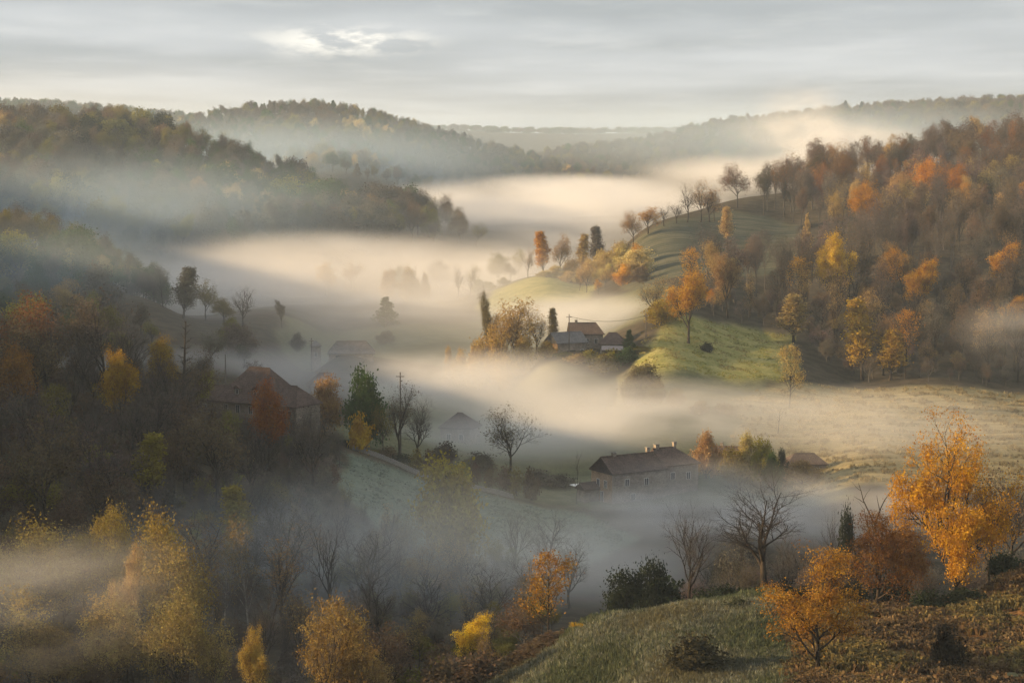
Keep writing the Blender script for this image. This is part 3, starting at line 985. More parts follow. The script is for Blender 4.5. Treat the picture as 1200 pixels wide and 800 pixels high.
# big roof on the wooded spur
bh = house_root('manor_house', 304, 362, R(-30), 'large old house with steep flared russet roof above the dark wood', py=488)
bh.scale = (0.80, 0.80, 0.86)
_, br_ = gable_block(bh, -7.5, 7.5, -6.0, 6.0, -9, 4.2, 6.0, M_GREYSTONE, M_ROOF, hip0=4.6, hip1=4.6, over=0.8)
gable_block(bh, 7.51, 13.5, -4.6, 4.6, -12, 3.4, 3.4, M_GREYSTONE, M_ROOF, hip1=3.0)
gable_block(bh, -15.0, -7.51, -4.0, 4.0, -6, 3.2, 2.6, M_GREYSTONE, M_ROOF2)
for xx in (-5.2, -1.8, 1.8, 5.2):
    window(bh, xx, -6.0, 1.4, 1.0, 1.6, 'y-')
for xx in (9.2, 11.8):
    window(bh, xx, -4.6, 1.0, 0.9, 1.4, 'y-')
for xx in (-12.8, -9.9):
    window(bh, xx, -4.0, 0.9, 0.9, 1.4, 'y-')
for xx in (-2.6, 2.6):   # dormers
    dm = box('dormer', (xx - 0.7, -5.2, 5.2), (xx + 0.7, -3.0, 6.5), M_GREYSTONE, bh)
    part('dormer_roof', [(xx - 0.95, -5.5, 6.45), (xx + 0.95, -5.5, 6.45), (xx + 0.95, -2.0, 6.45), (xx - 0.95, -2.0, 6.45), (xx, -5.5, 7.25), (xx, -2.0, 7.25)],
         [(0, 1, 4), (1, 2, 5, 4), (2, 3, 5), (3, 0, 4, 5), (0, 3, 2, 1)], M_ROOF, dm)
    window(dm, xx, -5.2, 5.35, 0.7, 0.95, 'y-')

# farm on the shelf
Yb = 562
f1 = house_root('stone_barn', 646, Yb, R(28), 'stone barn with sunlit gable and grey sheet roof on the shelf farm', 'barn', py=420)
gable_block(f1, 0, 9.6, -3.6, 3.6, -3, 4.6, 2.4, M_GREYSTONE, M_SLATE)
gf = part('sun_tinted_gable', [(-0.006, -3.6, -3), (-0.006, 3.6, -3), (-0.006, 3.6, 4.55), (-0.006, 0, 6.9), (-0.006, -3.6, 4.55)], [(0, 1, 2, 3, 4)], M_SUN_STONE, f1)
gf['label'] = 'gable wall with warm sunlight put into its colour'
window(f1, 0, 0.0, 2.6, 1.0, 1.2, 'x-'); window(f1, 4.5, -3.6, -0.4, 2.6, 2.8, 'y-', M_WOOD, 'door'); window(f1, 8.0, -3.6, 1.4, 0.9, 1.1, 'y-')
f2 = house_root('farm_house', 667, Yb + 10, R(4), 'farm house with long dark tiled roof behind the stone barn', py=411)
_, r = gable_block(f2, 0, 9.4, -3.6, 3.6, -2, 5.2, 2.6, M_GREYSTONE, M_ROOF2, hip1=1.6)
chimney(r, 2.0, 0, 7.2, 8.8, 0.7)
for xx in (2.0, 4.8, 7.4):
    window(f2, xx, -3.6, 2.6, 0.9, 1.2, 'y-')
f3 = house_root('farm_outbuilding', 704, Yb + 4, R(-6), 'squat outbuilding with hipped tiled roof beside the round evergreen', 'barn', py=412)
gable_block(f3, 0, 7.2, -3.2, 3.2, -2, 2.6, 2.6, M_GREYSTONE, M_ROOF, hip0=2.2, hip1=2.6)
window(f3, 2.0, -3.2, 0.0, 1.0, 1.9, 'y-', M_WOOD, 'door'); window(f3, 4.8, -3.2, 0.9, 0.9, 1.0, 'y-')
f4 = house_root('open_shed', 705, Yb - 8, R(-3), 'open lean-to shed with pale sheet roof in front of the outbuilding', 'shed', py=420)
part('roof', [(0, -2, 2.5), (6.2, -2, 2.5), (6.2, 1.6, 3.3), (0, 1.6, 3.3), (0, -2, 2.62), (6.2, -2, 2.62), (6.2, 1.6, 3.42), (0, 1.6, 3.42)],
     [(0, 3, 2, 1), (4, 5, 6, 7), (0, 1, 5, 4), (1, 2, 6, 5), (2, 3, 7, 6), (3, 0, 4, 7)], plain('pale_sheet', (0.24, 0.20, 0.19)), f4)
box('back_wall', (0.1, 1.2, -2), (6.1, 1.4, 3.15), M_WOOD, f4)
for xx in (0.1, 3.0, 5.9):
    box('post', (xx, -1.8, -2), (xx + 0.18, -1.62, 2.5), M_WOOD, f4)

# ghosts in the mist
g1 = house_root('long_barn', 386, 560, R(3), 'long grey barn half dissolved in white mist', 'barn', py=425)
gable_block(g1, 0, 12.4, -3.6, 3.6, -3, 3.0, 2.8, M_GREYSTONE, M_SLATE, hip0=2.0, hip1=2.0)
window(g1, 3.0, -3.6, 0.0, 2.2, 2.4, 'y-', M_WOOD, 'door'); window(g1, 8.4, -3.6, 0.9, 0.9, 1.1, 'y-')
g2 = house_root('village_house', 522, 445, R(-20), 'pale house with pyramid roof almost lost in mist', py=520)
gable_block(g2, 0, 7.0, -3.2, 3.2, -2, 4.3, 2.6, M_GREYSTONE, M_ROOF2, hip0=2.8, hip1=2.8)
window(g2, 2.0, -3.2, 1.6, 0.9, 1.2, 'y-'); window(g2, 5.0, -3.2, 1.6, 0.9, 1.2, 'y-')
g3 = house_root('roadside_house', 362, 520, R(14), 'faint house with reddish roof in mist below the long barn', py=466)
gable_block(g3, 0, 8.4, -3.2, 3.2, -2, 3.4, 2.8, M_GREYSTONE, M_ROOF, hip0=2.6, hip1=2.6)
window(g3, 2.4, -3.2, 1.2, 0.9, 1.2, 'y-'); window(g3, 6.0, -3.2, 1.2, 0.9, 1.2, 'y-')
g4 = house_root('stone_tower', 364, 590, R(5), 'narrow tower with little pointed roof fading in mist', 'tower', py=435)
gable_block(g4, 0, 3.0, -1.5, 1.5, -2, 7.6, 1.2, M_GREYSTONE, M_SLATE, hip0=1.3, hip1=1.3, over=0.25)
window(g4, 1.5, -1.5, 4.6, 0.7, 1.1, 'y-')


# poles and wires
def pole(px, Y, top, label, arms=True):
    p = at(px, top, Y)
    z0 = hz(p.x, Y)
    root = bpy.data.objects.new('utility_pole', None)
    COL.objects.link(root)
    root.location = (p.x, Y, z0 - 0.3)
    h = p.z - z0 + 0.3
    vs, fs = [], []
    for i, (z, r) in enumerate(((0, 0.17), (h, 0.11))):
        for k in range(8):
            vs.append((r * math.cos(k * math.pi / 4), r * math.sin(k * math.pi / 4), z))
    fs = [(k, (k + 1) % 8, 8 + (k + 1) % 8, 8 + k) for k in range(8)] + [tuple(range(8, 16))]
    part('shaft', vs, fs, M_WOOD, root)
    if arms:
        box('crossarm', (-0.8, -0.2, h - 0.9), (0.8, -0.06, h - 0.76), M_WOOD, root)
        for xx in (-0.7, 0.0, 0.7):
            box('insulator', (xx - 0.05, -0.18, h - 0.76), (xx + 0.05, -0.08, h - 0.56), M_FRAME, root)
    tag(root, label, 'pole')
    return root, Vector((p.x, Y, p.z - 0.6))


_, q0 = pole(667, 556, 368, 'utility pole rising behind the stone barn roof')
_, q1 = pole(469, 388, 436, 'utility pole standing among bare trees on the meadow edge')
_, q2 = pole(757, 566, 367, 'utility pole at the edge of the golden trees by the meadow')
_, q3 = pole(365, 575, 396, 'thin utility pole in mist beside the narrow tower')
_, q4 = pole(264, 470, 415, 'thin pole in pale mist behind the large old house', False)


def wire(a, b, sag, label):
    t_ = Tree(0)
    pts = []
    for i in range(17):
        t = i / 16
        p = a.lerp(b, t)
        pts.append(Vector((p.x, p.y, p.z - 4 * sag * t * (1 - t))))
    t_.tube(pts, [0.05] * 17, 4, 0)
    tag(link('wire', new_mesh('wire', [tuple(v) for v in t_.V], t_.F, M_WIRE)), label, 'wire')


wire(q0, q2, 1.6, 'sagging overhead wire from the barn pole to the golden trees')


# ------------------------------------------------------------------ single trees, placed one by one
T = px_tree
# knoll on the right
T('oak_tree', 'gold_big', 1124, 206, 482, (0.45, 0.215, 0.022, 1), 'tall golden oak with thinning brown top on the bracken knoll', wpx=170)
T('oak_tree', 'leafy_low', 962, 171, 650, (0.30, 0.145, 0.025, 1), 'small orange oak standing in front of the bracken slope', wpx=135)
T('oak_tree', 'leafy_low', 1028, 212, 598, (0.16, 0.070, 0.022, 1), 'russet brown oak beneath the dead snag', wpx=110)
T('dead_tree', 'snag', 1031, 224, 568, 'brown', 'dead snag with bare forked top behind the russet oak', rot=0.6)
T('bare_tree', 'bare_a', 898, 214, 545, 'grey', 'big bare tree with fan of limbs on the knoll edge', wpx=165)
T('bare_tree', 'bare_b', 808, 216, 588, 'grey', 'slim bare tree leaning beside the dark evergreen bushes', lean=(0.0, 0.06), wpx=100)
T('oak_tree', 'haze_twig', 1188, 236, 548, 'mauve', 'dark reddish twiggy tree behind the golden oak', wpx=110)
T('oak_tree', 'thin_b', 1160, 228, 560, 'brown', 'brown half-bare tree between the golden oak and the twiggy tree', wpx=70)
T('oak_tree', 'leafy_a', 1066, 222, 612, 'russet', 'russet leafy tree tucked behind the golden oak', wpx=75)
T('bare_tree', 'bare_b', 976, 262, 595, 'grey', 'bare tree in shade behind the orange oak', wpx=60)
T('evergreen_oak', 'round', 994, 258, 603, 'dark', 'dark evergreen in the shade behind the knoll', wpx=30)
for px, Y, top in ((860, 250, 615), (925, 262, 618), (950, 250, 628), (835, 262, 640), (880, 280, 622)):
    T('bare_tree', RNG.choice(['haze_twig', 'bare_b', 'bare_d']), px, Y, top, 'grey', 'dim bare tree in the thicket behind the knoll', group='thicket trees behind the knoll', wpx=70)
# hollow
T('maple_tree', 'leafy_b', 549, 216, 719, (0.60, 0.40, 0.04, 1), 'small bright yellow tree in the shaded hollow', wpx=46)
T('maple_tree', 'leafy_b', 683, 203, 771, 'yellow', 'low bright yellow bush tree at the knoll foot', wpx=34)
T('oak_tree', 'thin_c', 643, 206, 647, (0.30, 0.15, 0.03, 1), 'slender tree with thin orange leaves in the hollow', wpx=72)
T('bare_tree', 'bare_d', 572, 244, 655, 'grey', 'dark bare tree behind the small yellow tree', wpx=85)
T('bare_tree', 'bare_d', 603, 292, 588, 'grey', 'bare tree in bluish mist, taller twin by the meadow foot', wpx=55)
T('bare_tree', 'bare_a', 645, 292, 591, 'grey', 'bare round-topped tree in bluish mist, twin by the meadow foot', wpx=62)
T('maple_tree', 'round', 528, 300, 546, 'ygreen', 'big yellow-green tree below the misty meadow', wpx=98)
T('bare_tree', 'bare_c', 386, 242, 600, 'grey', 'tall bare tree with dark trunk below the dark wood', wpx=85)
T('bare_tree', 'bare_d', 428, 252, 618, 'grey', 'spreading bare tree beside the tall bare trunk', wpx=100)
T('bare_tree', 'bare_b', 470, 262, 640, 'grey', 'small bare tree in mist below the yellow-green tree', wpx=80)
T('oak_tree', 'leafy_b', 591, 212, 741, (0.14, 0.14, 0.045, 1), 'pale green sapling beside the small yellow tree', wpx=40)
T('birch_tree', 'birch', 290, 236, 600, 'tan', 'white birch with straight pale trunk in the hollow', lean=(0.0, 0.10), wpx=70)
T('birch_tree', 'birch', 262, 238, 640, 'tan', 'short white birch leaning towards the pale gold trees', lean=(0.0, -0.06), wpx=55)
T('birch_tree', 'birch', 276, 246, 622, 'tan', 'thin white birch between the two leaning birches', wpx=50)
T('birch_tree', 'birch', 248, 232, 660, 'tan', 'small white birch at the edge of the pale gold trees', lean=(0, 0.08), wpx=40)
T('lime_tree', 'leafy_c', 190, 222, 612, (0.26, 0.18, 0.05, 1), 'broad pale gold tree in warm mist', wpx=115)
T('lime_tree', 'leafy_a', 135, 228, 600, (0.26, 0.19, 0.05, 1), 'pale gold tree with rounded top in warm mist', wpx=90)
T('lime_tree', 'leafy_b', 146, 212, 642, (0.38, 0.25, 0.11, 1), 'pinkish tan pointed tree in warm mist', wpx=42)
T('lime_tree', 'leafy_a', 128, 206, 700, (0.38, 0.27, 0.10, 1), 'straw coloured bushy tree in front of the pale gold trees', wpx=92)
T('lime_tree', 'leafy_c', 205, 205, 690, (0.28, 0.21, 0.07, 1), 'olive gold bushy tree before the birches', wpx=95)
T('lime_tree', 'leafy_b', 296, 198, 741, (0.36, 0.24, 0.06, 1), 'small tan tree with upright crown at the hollow edge', wpx=44)
T('lime_tree', 'leafy_a', 392, 196, 706, (0.27, 0.175, 0.06, 1), 'tan leafy tree round a dark forked trunk', wpx=105)
T('bare_tree', 'bare_c', 378, 193, 722, 'brown', 'dark bare trunk standing before the tan leafy tree', wpx=60)
T('lime_tree', 'leafy_c', 20, 222, 620, (0.24, 0.18, 0.05, 1), 'dull gold tree drowned in warm mist', wpx=120)
T('lime_tree', 'leafy_b', 70, 226, 632, (0.22, 0.17, 0.055, 1), 'olive tree drowned in warm mist', wpx=90)
T('lime_tree', 'leafy_a', 60, 204, 735, (0.22, 0.15, 0.06, 1), 'brownish tree low in warm mist', wpx=110)
T('lime_tree', 'thin_a', 455, 205, 735, 'brown', 'thin brown tree in the dim hollow', wpx=80)
T('lime_tree', 'leafy_a', 430, 196, 765, 'tan', 'low tan bush tree in the dim hollow', wpx=75)
for i, (px, Y, top, p, w) in enumerate(((12, 232, 640, 'thin_a', 80), (48, 238, 618, 'thin_b', 60), (98, 240, 615, 'haze_up', 60), (165, 236, 622, 'thin_a', 70), (225, 226, 640, 'haze_twig', 70),
                                        (330, 238, 630, 'haze_up', 60), (350, 222, 690, 'haze_twig', 80), (440, 230, 660, 'bare_d', 80), (250, 206, 730, 'thin_a', 60), (480, 222, 720, 'haze_twig', 70),
                                        (410, 262, 608, 'bare_a', 80), (355, 262, 612, 'haze_up', 60), (30, 206, 690, 'thin_b', 70), (500, 262, 640, 'haze_twig', 70), (240, 250, 605, 'haze_up', 60))):
    kind = 'pale yellow thin-leaved' if p.startswith('thin') else 'misty half-bare'
    T('valley_tree', p, px, Y, top, (0.34, 0.25, 0.09, 1) if p.startswith('thin') else 'tan', f'{kind} tree among the broad trees of the hollow', wpx=w, group='thin trees of the hollow')
for px, Y, top, p, w in ((335, 250, 596, 'bare_a', 90), (368, 270, 585, 'bare_d', 80), (455, 268, 612, 'bare_a', 90), (505, 240, 668, 'bare_d', 80), (540, 268, 640, 'bare_b', 80),
                         (620, 262, 640, 'bare_a', 80), (668, 270, 628, 'bare_d', 70), (420, 215, 690, 'bare_b', 70), (310, 216, 680, 'bare_d', 70)):
    T('bare_tree', p, px, Y, top, 'grey', 'fine grey bare tree standing in the cool mist of the hollow', wpx=w, group='bare trees in the cool mist of the hollow')
# dark wooded spur
T('oak_tree', 'leafy_b', 140, 306, 411, (0.36, 0.20, 0.025, 1), 'tall golden tree glowing in the dark wood', wpx=56)
T('oak_tree', 'leafy_d', 172, 284, 508, (0.24, 0.19, 0.03, 1), 'slender yellow-green tree in the dark wood', wpx=36)
T('dead_tree', 'spire', 211, 330, 374, 'grey', 'tall dead spire tree standing above the wood edge', wpx=34)
T('bare_tree', 'haze_twig', 232, 352, 408, 'brown', 'fine-twigged bare tree beside the dead spire', wpx=56)
T('bare_tree', 'haze_twig', 118, 338, 344, 'mauve', 'large purplish bare tree crowning the dark wood', wpx=100)
T('bare_tree', 'bare_a', 150, 332, 368, 'grey', 'wide bare tree beside the large purplish tree', wpx=62)
T('oak_tree', 'thin_a', 24, 334, 348, 'russet', 'russet tree crowning the dark wood', wpx=95)
T('oak_tree', 'leafy_a', 14, 300, 408, (0.25, 0.115, 0.03, 1), 'orange brown tree on the dark slope', wpx=70)
T('oak_tree', 'leafy_c', 32, 262, 545, (0.20, 0.17, 0.03, 1), 'yellow-green bushy tree at the wood foot', wpx=80)
T('oak_tree', 'thin_a', 112, 268, 550, 'brown', 'broad dull brown tree at the wood foot', wpx=95)
T('oak_tree', 'leafy_a', 192, 352, 398, (0.28, 0.17, 0.025, 1), 'gold and green tree behind the dark wood', wpx=56)
T('oak_tree', 'leafy_a', 313, 326, 449, (0.26, 0.075, 0.018, 1), 'rusty red tree before the large old house', wpx=52)
T('oak_tree', 'leafy_d', 283, 268, 570, (0.26, 0.20, 0.03, 1), 'yellow tree rising from the mist below the wood', wpx=40)
T('oak_tree', 'leafy_b', 232, 350, 436, 'ygreen', 'yellow-green tree by the wing of the large old house', wpx=32)
T('oak_tree', 'round', 380, 386, 445, 'tan', 'round tan tree beside the large old house', wpx=42)
T('evergreen_oak', 'round', 428, 384, 439, 'green', 'round dark green evergreen on the spur end', wpx=56)
T('oak_tree', 'shrub_a', 422, 376, 488, 'yellow', 'yellow bush under the dark evergreen', wpx=24, cat='shrub')
T('bare_tree', 'haze_twig', 468, 386, 450, 'brown', 'brownish bare tree around the utility pole', wpx=56)
T('bare_tree', 'bare_d', 490, 390, 462, 'grey', 'grey bare tree at the meadow edge', wpx=50)
T('oak_tree', 'thin_a', 448, 380, 475, 'olive', 'olive thin-leaved tree at the meadow edge', wpx=40)
T('oak_tree', 'haze_twig', 597, 408, 478, (0.13, 0.10, 0.045, 1), 'domed dark tree standing alone by the misty meadow hedge', wpx=68)
T('dead_tree', 'snag', 676, 384, 527, 'grey', 'thin forked dead tree by the farmhouse gable', wpx=16)
# farm shelf
for px, Y, top, p, w in ((585, 556, 357, 'thin_a', 52), (628, 560, 356, 'haze_twig', 46), (606, 553, 352, 'thin_b', 46)):
    T('ash_tree', p, px, Y, top, (0.34, 0.215, 0.07, 1), 'thin golden-twigged ash in the clump before the barn', group='golden ash clump before the barn', wpx=w)
T('oak_tree', 'leafy_b', 574, 562, 346, (0.13, 0.10, 0.04, 1), 'tufted dark-topped tree at the edge of the golden ash clump', wpx=24)
T('ash_tree', 'leafy_d', 648, 574, 362, (0.11, 0.085, 0.035, 1), 'slim ivy-clad tree behind the stone barn', wpx=13)
T('oak_tree', 'leafy_b', 807, 560, 318, (0.40, 0.20, 0.025, 1), 'tall orange tree with long bare trunk on the green meadow', wpx=60)
T('bare_tree', 'haze_twig', 768, 590, 324, 'tan', 'spreading bare tree beside the tall orange tree', wpx=56)
T('oak_tree', 'round', 774, 578, 352, (0.26, 0.18, 0.03, 1), 'golden-green round tree at the meadow corner', wpx=44)
T('oak_tree', 'round', 792, 586, 345, 'green', 'dark green round tree behind the tall orange tree', wpx=36)
T('conifer_tree', 'conifer', 737, 556, 386, 'green', 'small round evergreen beside the farm outbuilding', wpx=20)
T('oak_tree', 'thin_c', 926, 500, 404, (0.36, 0.255, 0.09, 1), 'pale golden tree alone on the field edge', wpx=36)
T('willow_tree', 'leafy_d', 931, 588, 345, (0.30, 0.215, 0.085, 1), 'pale willow at the meadow end by the wood', wpx=32)
T('dead_tree', 'snag', 912, 472, 478, 'brown', 'thin crooked dead tree on the valley floor', lean=(0, -0.3), wpx=26)
T('oak_tree', 'leafy_b', 986, 632, 276, 'yellow', 'bright yellow tree glowing in the brown wood', wpx=42)
T('oak_tree', 'leafy_a', 970, 640, 290, (0.40, 0.26, 0.03, 1), 'golden tree next to the bright yellow one in the wood', wpx=38)
T('oak_tree', 'leafy_d', 1012, 556, 352, (0.36, 0.22, 0.035, 1), 'tall golden tree at the wood foot by the field', wpx=34)
T('oak_tree', 'leafy_d', 1044, 552, 388, (0.34, 0.21, 0.035, 1), 'shorter golden tree at the wood foot by the field', wpx=34)
T('slim_tree', 'leafy_d', 853, 792, 243, 'pale', 'pale slim tree on the upper meadow', wpx=16)
T('conifer_tree', 'conifer', 946, 770, 250, 'pale', 'small pale yellow conifer before the crest wood', wpx=14)
# misty left middle
T('conifer_tree', 'conifer', 453, 682, 348, 'green', 'lone dark conifer rising out of the mist', wpx=30)
T('oak_tree', 'leafy_d', 214, 620, 314, 'grey', 'grey tree in mist with pointed crown', wpx=28)
T('oak_tree', 'thin_a', 240, 630, 330, 'olive', 'dim olive tree in mist by the slope', wpx=40)
T('bare_tree', 'bare_d', 285, 600, 334, 'grey', 'bare domed tree in pale mist', wpx=42)
T('bare_tree', 'bare_slim', 190, 640, 310, 'grey', 'thin bare spire in mist by the slope', wpx=22)
T('oak_tree', 'leafy_a', 262, 612, 350, 'olive', 'low green tree in mist under the bare domed one', wpx=40)
T('oak_tree', 'leafy_b', 330, 620, 352, 'grey', 'grey slim tree fading in mist', wpx=14)
T('oak_tree', 'round', 348, 606, 391, 'grey', 'small round bush tree in mist by the narrow tower', wpx=20)
T('oak_tree', 'round', 452, 640, 388, 'grey', 'low rounded tree on the misty field edge', wpx=22)
# green shoulder and crest
T('bare_tree', 'bare_d', 537, 800, 309, 'olive', 'bare tree at the tip of the green shoulder', wpx=18)
T('bare_tree', 'haze_twig', 552, 802, 311, 'olive', 'olive twiggy tree at the tip of the green shoulder', wpx=20)
T('poplar_tree', 'leafy_d', 637, 806, 272, 'gold', 'tall golden poplar behind the green shoulder', wpx=18)
T('ash_tree', 'haze_twig', 619, 800, 292, 'tan', 'bare grey ash beside the tall golden poplar', wpx=18)
T('oak_tree', 'thin_a', 657, 812, 276, 'tan', 'tan thin-leaved tree behind the green shoulder', wpx=30)
T('poplar_tree', 'leafy_d', 682, 820, 275, 'tan', 'tan poplar between shoulder and upper meadow', wpx=15)
T('poplar_tree', 'leafy_d', 702, 826, 266, 'grey', 'grey poplar between shoulder and upper meadow', wpx=18)
for px, top in ((726, 290), (712, 296), (690, 305), (668, 318), (650, 312), (640, 318)):
    T('hazel_bush', 'round', px, 770 + RNG.uniform(-10, 30), top, 'pale', 'pale golden bush tree below the upper meadow', group='pale golden bush trees below the upper meadow', wpx=26)
for px, Y, top, p, c in ((742, 806, 248, 'thin_a', 'tan'), (760, 812, 243, 'thin_b', 'gold'), (778, 820, 240, 'bare_c', 'tan'), (793, 826, 236, 'bare_b', 'tan'),
                         (806, 832, 213, 'bare_d', 'tan'), (822, 836, 210, 'haze_twig', 'tan'), (838, 842, 218, 'bare_b', 'tan'), (832, 840, 222, 'thin_b', 'tan')):
    T('oak_tree', p, px, Y, top, c, 'thin-crowned tree in the row on the upper meadow crest', group='trees along the upper meadow crest', wpx=30)
for px in (1000, 1017):
    T('spruce_tree', 'conifer', px - 8, 2790, 118 if px == 1000 else 119, 'dark', 'lone dark spruce spire on the far ridge', group='spruce spires on the far ridge')


# ------------------------------------------------------------------ shrubs
def shrub(px, Y, top, c, label, w, p='shrub_a', group=None, name='shrub'):
    T(name, p, px, Y, top, c, label, wpx=w, cat='shrub', group=group)


for px, Y, top, w in ((345, 352, 474, 40), (325, 348, 486, 36), (362, 356, 470, 34), (280, 346, 482, 40), (256, 348, 474, 36)):
    T('bare_tree', 'haze_twig', px, Y, top, 'grey', 'grey twiggy young tree against the wall of the large old house', wpx=w, group='young trees against the large old house')
shrub(738, 228, 670, 'dark', 'dark evergreen bush in the mist by the knoll', 64, 'round')
shrub(768, 232, 660, 'dark', 'taller dark evergreen bush in the mist by the knoll', 54, 'round')
shrub(790, 228, 686, 'dark', 'low dark bush beside the slim bare tree', 60)
for px, top in ((850, 686), (915, 684), (880, 690), (940, 688), (820, 694), (1000, 684), (1045, 672), (965, 690)):
    shrub(px, 216 + RNG.uniform(-3, 8), top, 'dark', 'dark scrub bush along the shaded knoll edge', 40, group='scrub along the shaded knoll edge')
shrub(815, 176, 748, (0.055, 0.050, 0.03, 1), 'dark bramble thicket on the knoll grass', 60)
shrub(865, 198, 700, (0.05, 0.055, 0.03, 1), 'dark juniper bush on the knoll crest', 24)
shrub(754, 202, 718, 'dark', 'tiny dark bush on the frosty knoll grass', 12)
shrub(738, 203, 716, 'dark', 'tiny tufty bush on the frosty knoll grass', 9)
shrub(918, 198, 702, (0.06, 0.05, 0.03, 1), 'small brown bush by the knoll path', 16)
shrub(1112, 172, 738, (0.035, 0.03, 0.022, 1), 'dark round bush on the bracken slope', 36)
shrub(1180, 214, 648, 'dark', 'dark laurel bush behind the bracken', 40)
shrub(1135, 203, 690, 'dark', 'dark bush under the golden oak', 50)
shrub(1090, 203, 692, 'dark', 'dark bush on the other side of the golden oak trunk', 40)
for px, top in ((610, 778), (560, 768), (520, 775), (640, 770), (660, 764), (625, 788), (648, 790)):
    shrub(px, 203, top, 'brown', 'brown bramble bush in the hollow', 60, group='bramble bushes in the hollow')
for i in range(14):
    px = 402 + i * 17
    shrub(px, 378 + i * 0.3, 518 + i * 2.6 + RNG.uniform(-4, 4), RNG.choice(['dark', 'olive', 'brown']), 'low hedge bush along the stone wall above the meadow', RNG.uniform(16, 30), RNG.choice(['shrub_a', 'shrub_b']), group='hedge along the meadow wall', name='hedge_bush')
for px, top, c, w in ((560, 532, 'grey', 36), (635, 552, 'grey', 34), (660, 556, 'grey', 24), (520, 520, 'grey', 28)):
    shrub(px, 400, top, c, 'grey bush in mist by the meadow hedge', w, group='grey bushes by the meadow hedge')
for px, Y, top, c, w, lb in ((828, 408, 508, 'tan', 36, 'tan twiggy bush hiding the low cottage'), (862, 400, 528, 'olive', 44, 'olive bush before the low cottage'),
                             (876, 412, 510, 'pale', 30, 'pale straw bush behind the low cottage'), (895, 408, 516, 'ygreen', 32, 'yellow-green bush beside the field barn'),
                             (917, 414, 527, 'dark', 14, 'small dark ball of a bush beside the field barn'), (905, 402, 532, 'green', 26, 'green bush between cottage and field barn')):
    shrub(px, Y, top, c, lb, w, 'round')
shrub(940, 412, 540, 'tan', 'tan bush hiding the foot of the field barn', 44, 'round')
for px, Y, top, w in ((745, 500, 432, 32), (770, 496, 448, 26), (792, 492, 456, 26), (820, 486, 470, 24), (850, 490, 472, 30), (755, 512, 428, 40)):
    shrub(px, Y, top, (0.13, 0.10, 0.04, 1), 'dim rounded bush sunk in golden mist', w, 'round', group='bushes sunk in golden mist')
for px, Y, top, c, w in ((660, 552, 412, 'olive', 22), (690, 550, 411, 'ygreen', 22), (715, 550, 411, 'olive', 26), (735, 548, 408, 'green', 22), (755, 552, 406, 'olive', 30), (675, 546, 415, 'tan', 24), (705, 545, 417, 'olive', 26)):
    shrub(px, Y, top, c, 'low garden bush before the shelf farm', w, group='garden bushes before the shelf farm')
for px, Y, top, w in ((560, 552, 400, 34), (585, 548, 398, 36), (612, 550, 396, 36), (640, 552, 400, 26), (540, 556, 412, 22), (526, 560, 408, 12)):
    shrub(px, Y, top, (0.34, 0.215, 0.06, 1), 'golden thicket bush at the foot of the ash clump', w, 'round', group='golden thicket below the ash clump')
shrub(828, 556, 401, 'dark', 'small dark bush beside the trunk of the tall orange tree', 14)
for px, top, w in ((480, 316, 30), (455, 318, 22), (560, 328, 16), (572, 330, 18), (590, 325, 14), (498, 322, 14)):
    shrub(px, 815, top, 'tan' if px < 500 else 'olive', 'bush on the far field edge beyond the mist', w, 'round', group='bushes on the far field edge')


# ------------------------------------------------------------------ wood trees: sampled on the slopes, spaced apart
def scatter(poly, spacing, seed, limit=None):
    rr = random.Random(seed)
    pxs = [p for p, _ in poly]; ys = [q for _, q in poly]
    pts, grid = [], {}
    y0, y1 = min(ys), max(ys)
    xs = [(p - 600) / FPX * q for p, q in poly]
    x0, x1 = min(xs), max(xs)
    area = (x1 - x0) * (y1 - y0)
    for _ in range(int(area / spacing ** 2 * 4)):
        x, y = rr.uniform(x0, x1), rr.uniform(y0, y1)
        k = (int(x // spacing), int(y // spacing))
        if any((x - a) ** 2 + (y - b) ** 2 < spacing ** 2 for i in (-1, 0, 1) for j in (-1, 0, 1) for a, b in grid.get((k[0] + i, k[1] + j), ())):
            continue
        grid.setdefault(k, []).append((x, y)); pts.append((x, y))
    P = np.array(pts)
    ok = in_poly(600 + FPX * P[:, 0] / P[:, 1], P[:, 1], poly)
    P = P[ok]
    return P if limit is None else P[:limit]


SETS = {
    'spur': ([('haze_twig', 'mauve'), ('bare_a', 'grey'), ('bare_b', 'grey'), ('thin_a', 'brown'), ('thin_b', 'brown'), ('haze_twig', 'grey'), ('thin_c', 'olive'), ('bare_c', 'grey'), ('bare_d', 'grey')],
             'in the dark wood on the spur', 'trees of the dark wood on the spur'),
    'right': ([('haze_up', 'brown'), ('haze_up', 'mauve'), ('tall_thin', 'brown'), ('thin_b', 'tan'), ('bare_c', 'grey'), ('thin_c', 'brown'), ('haze_up', 'grey'), ('leafy_b', 'tan'), ('tall_thin', 'gold'), ('leafy_b', 'gold'), ('haze_up', 'tan'), ('thin_b', 'brown')],
              'in the brown wood above the hay field', 'trees of the brown wood above the hay field'),
}
WORDS = {'mauve': 'purplish', 'grey': 'grey', 'brown': 'brown', 'olive': 'olive', 'tan': 'tan', 'orange': 'orange', 'gold': 'golden', 'russet': 'russet'}
FORM = {'haze_up': 'fine-twigged upright', 'tall_thin': 'thin-leaved tall-stemmed', 'haze_twig': 'fine-twigged', 'bare_a': 'bare spreading', 'bare_b': 'bare open', 'bare_c': 'bare upright', 'bare_d': 'bare rounded', 'thin_a': 'thin-leaved spreading', 'thin_b': 'thin-leaved upright', 'thin_c': 'thin-leaved slender',
        'leafy_a': 'leafy spreading', 'leafy_b': 'leafy upright', 'leafy_d': 'leafy columnar'}


def clear_of(x, y, spots, rad):
    return all((x - a) ** 2 + (y - b) ** 2 > rad * rad for a, b in spots)


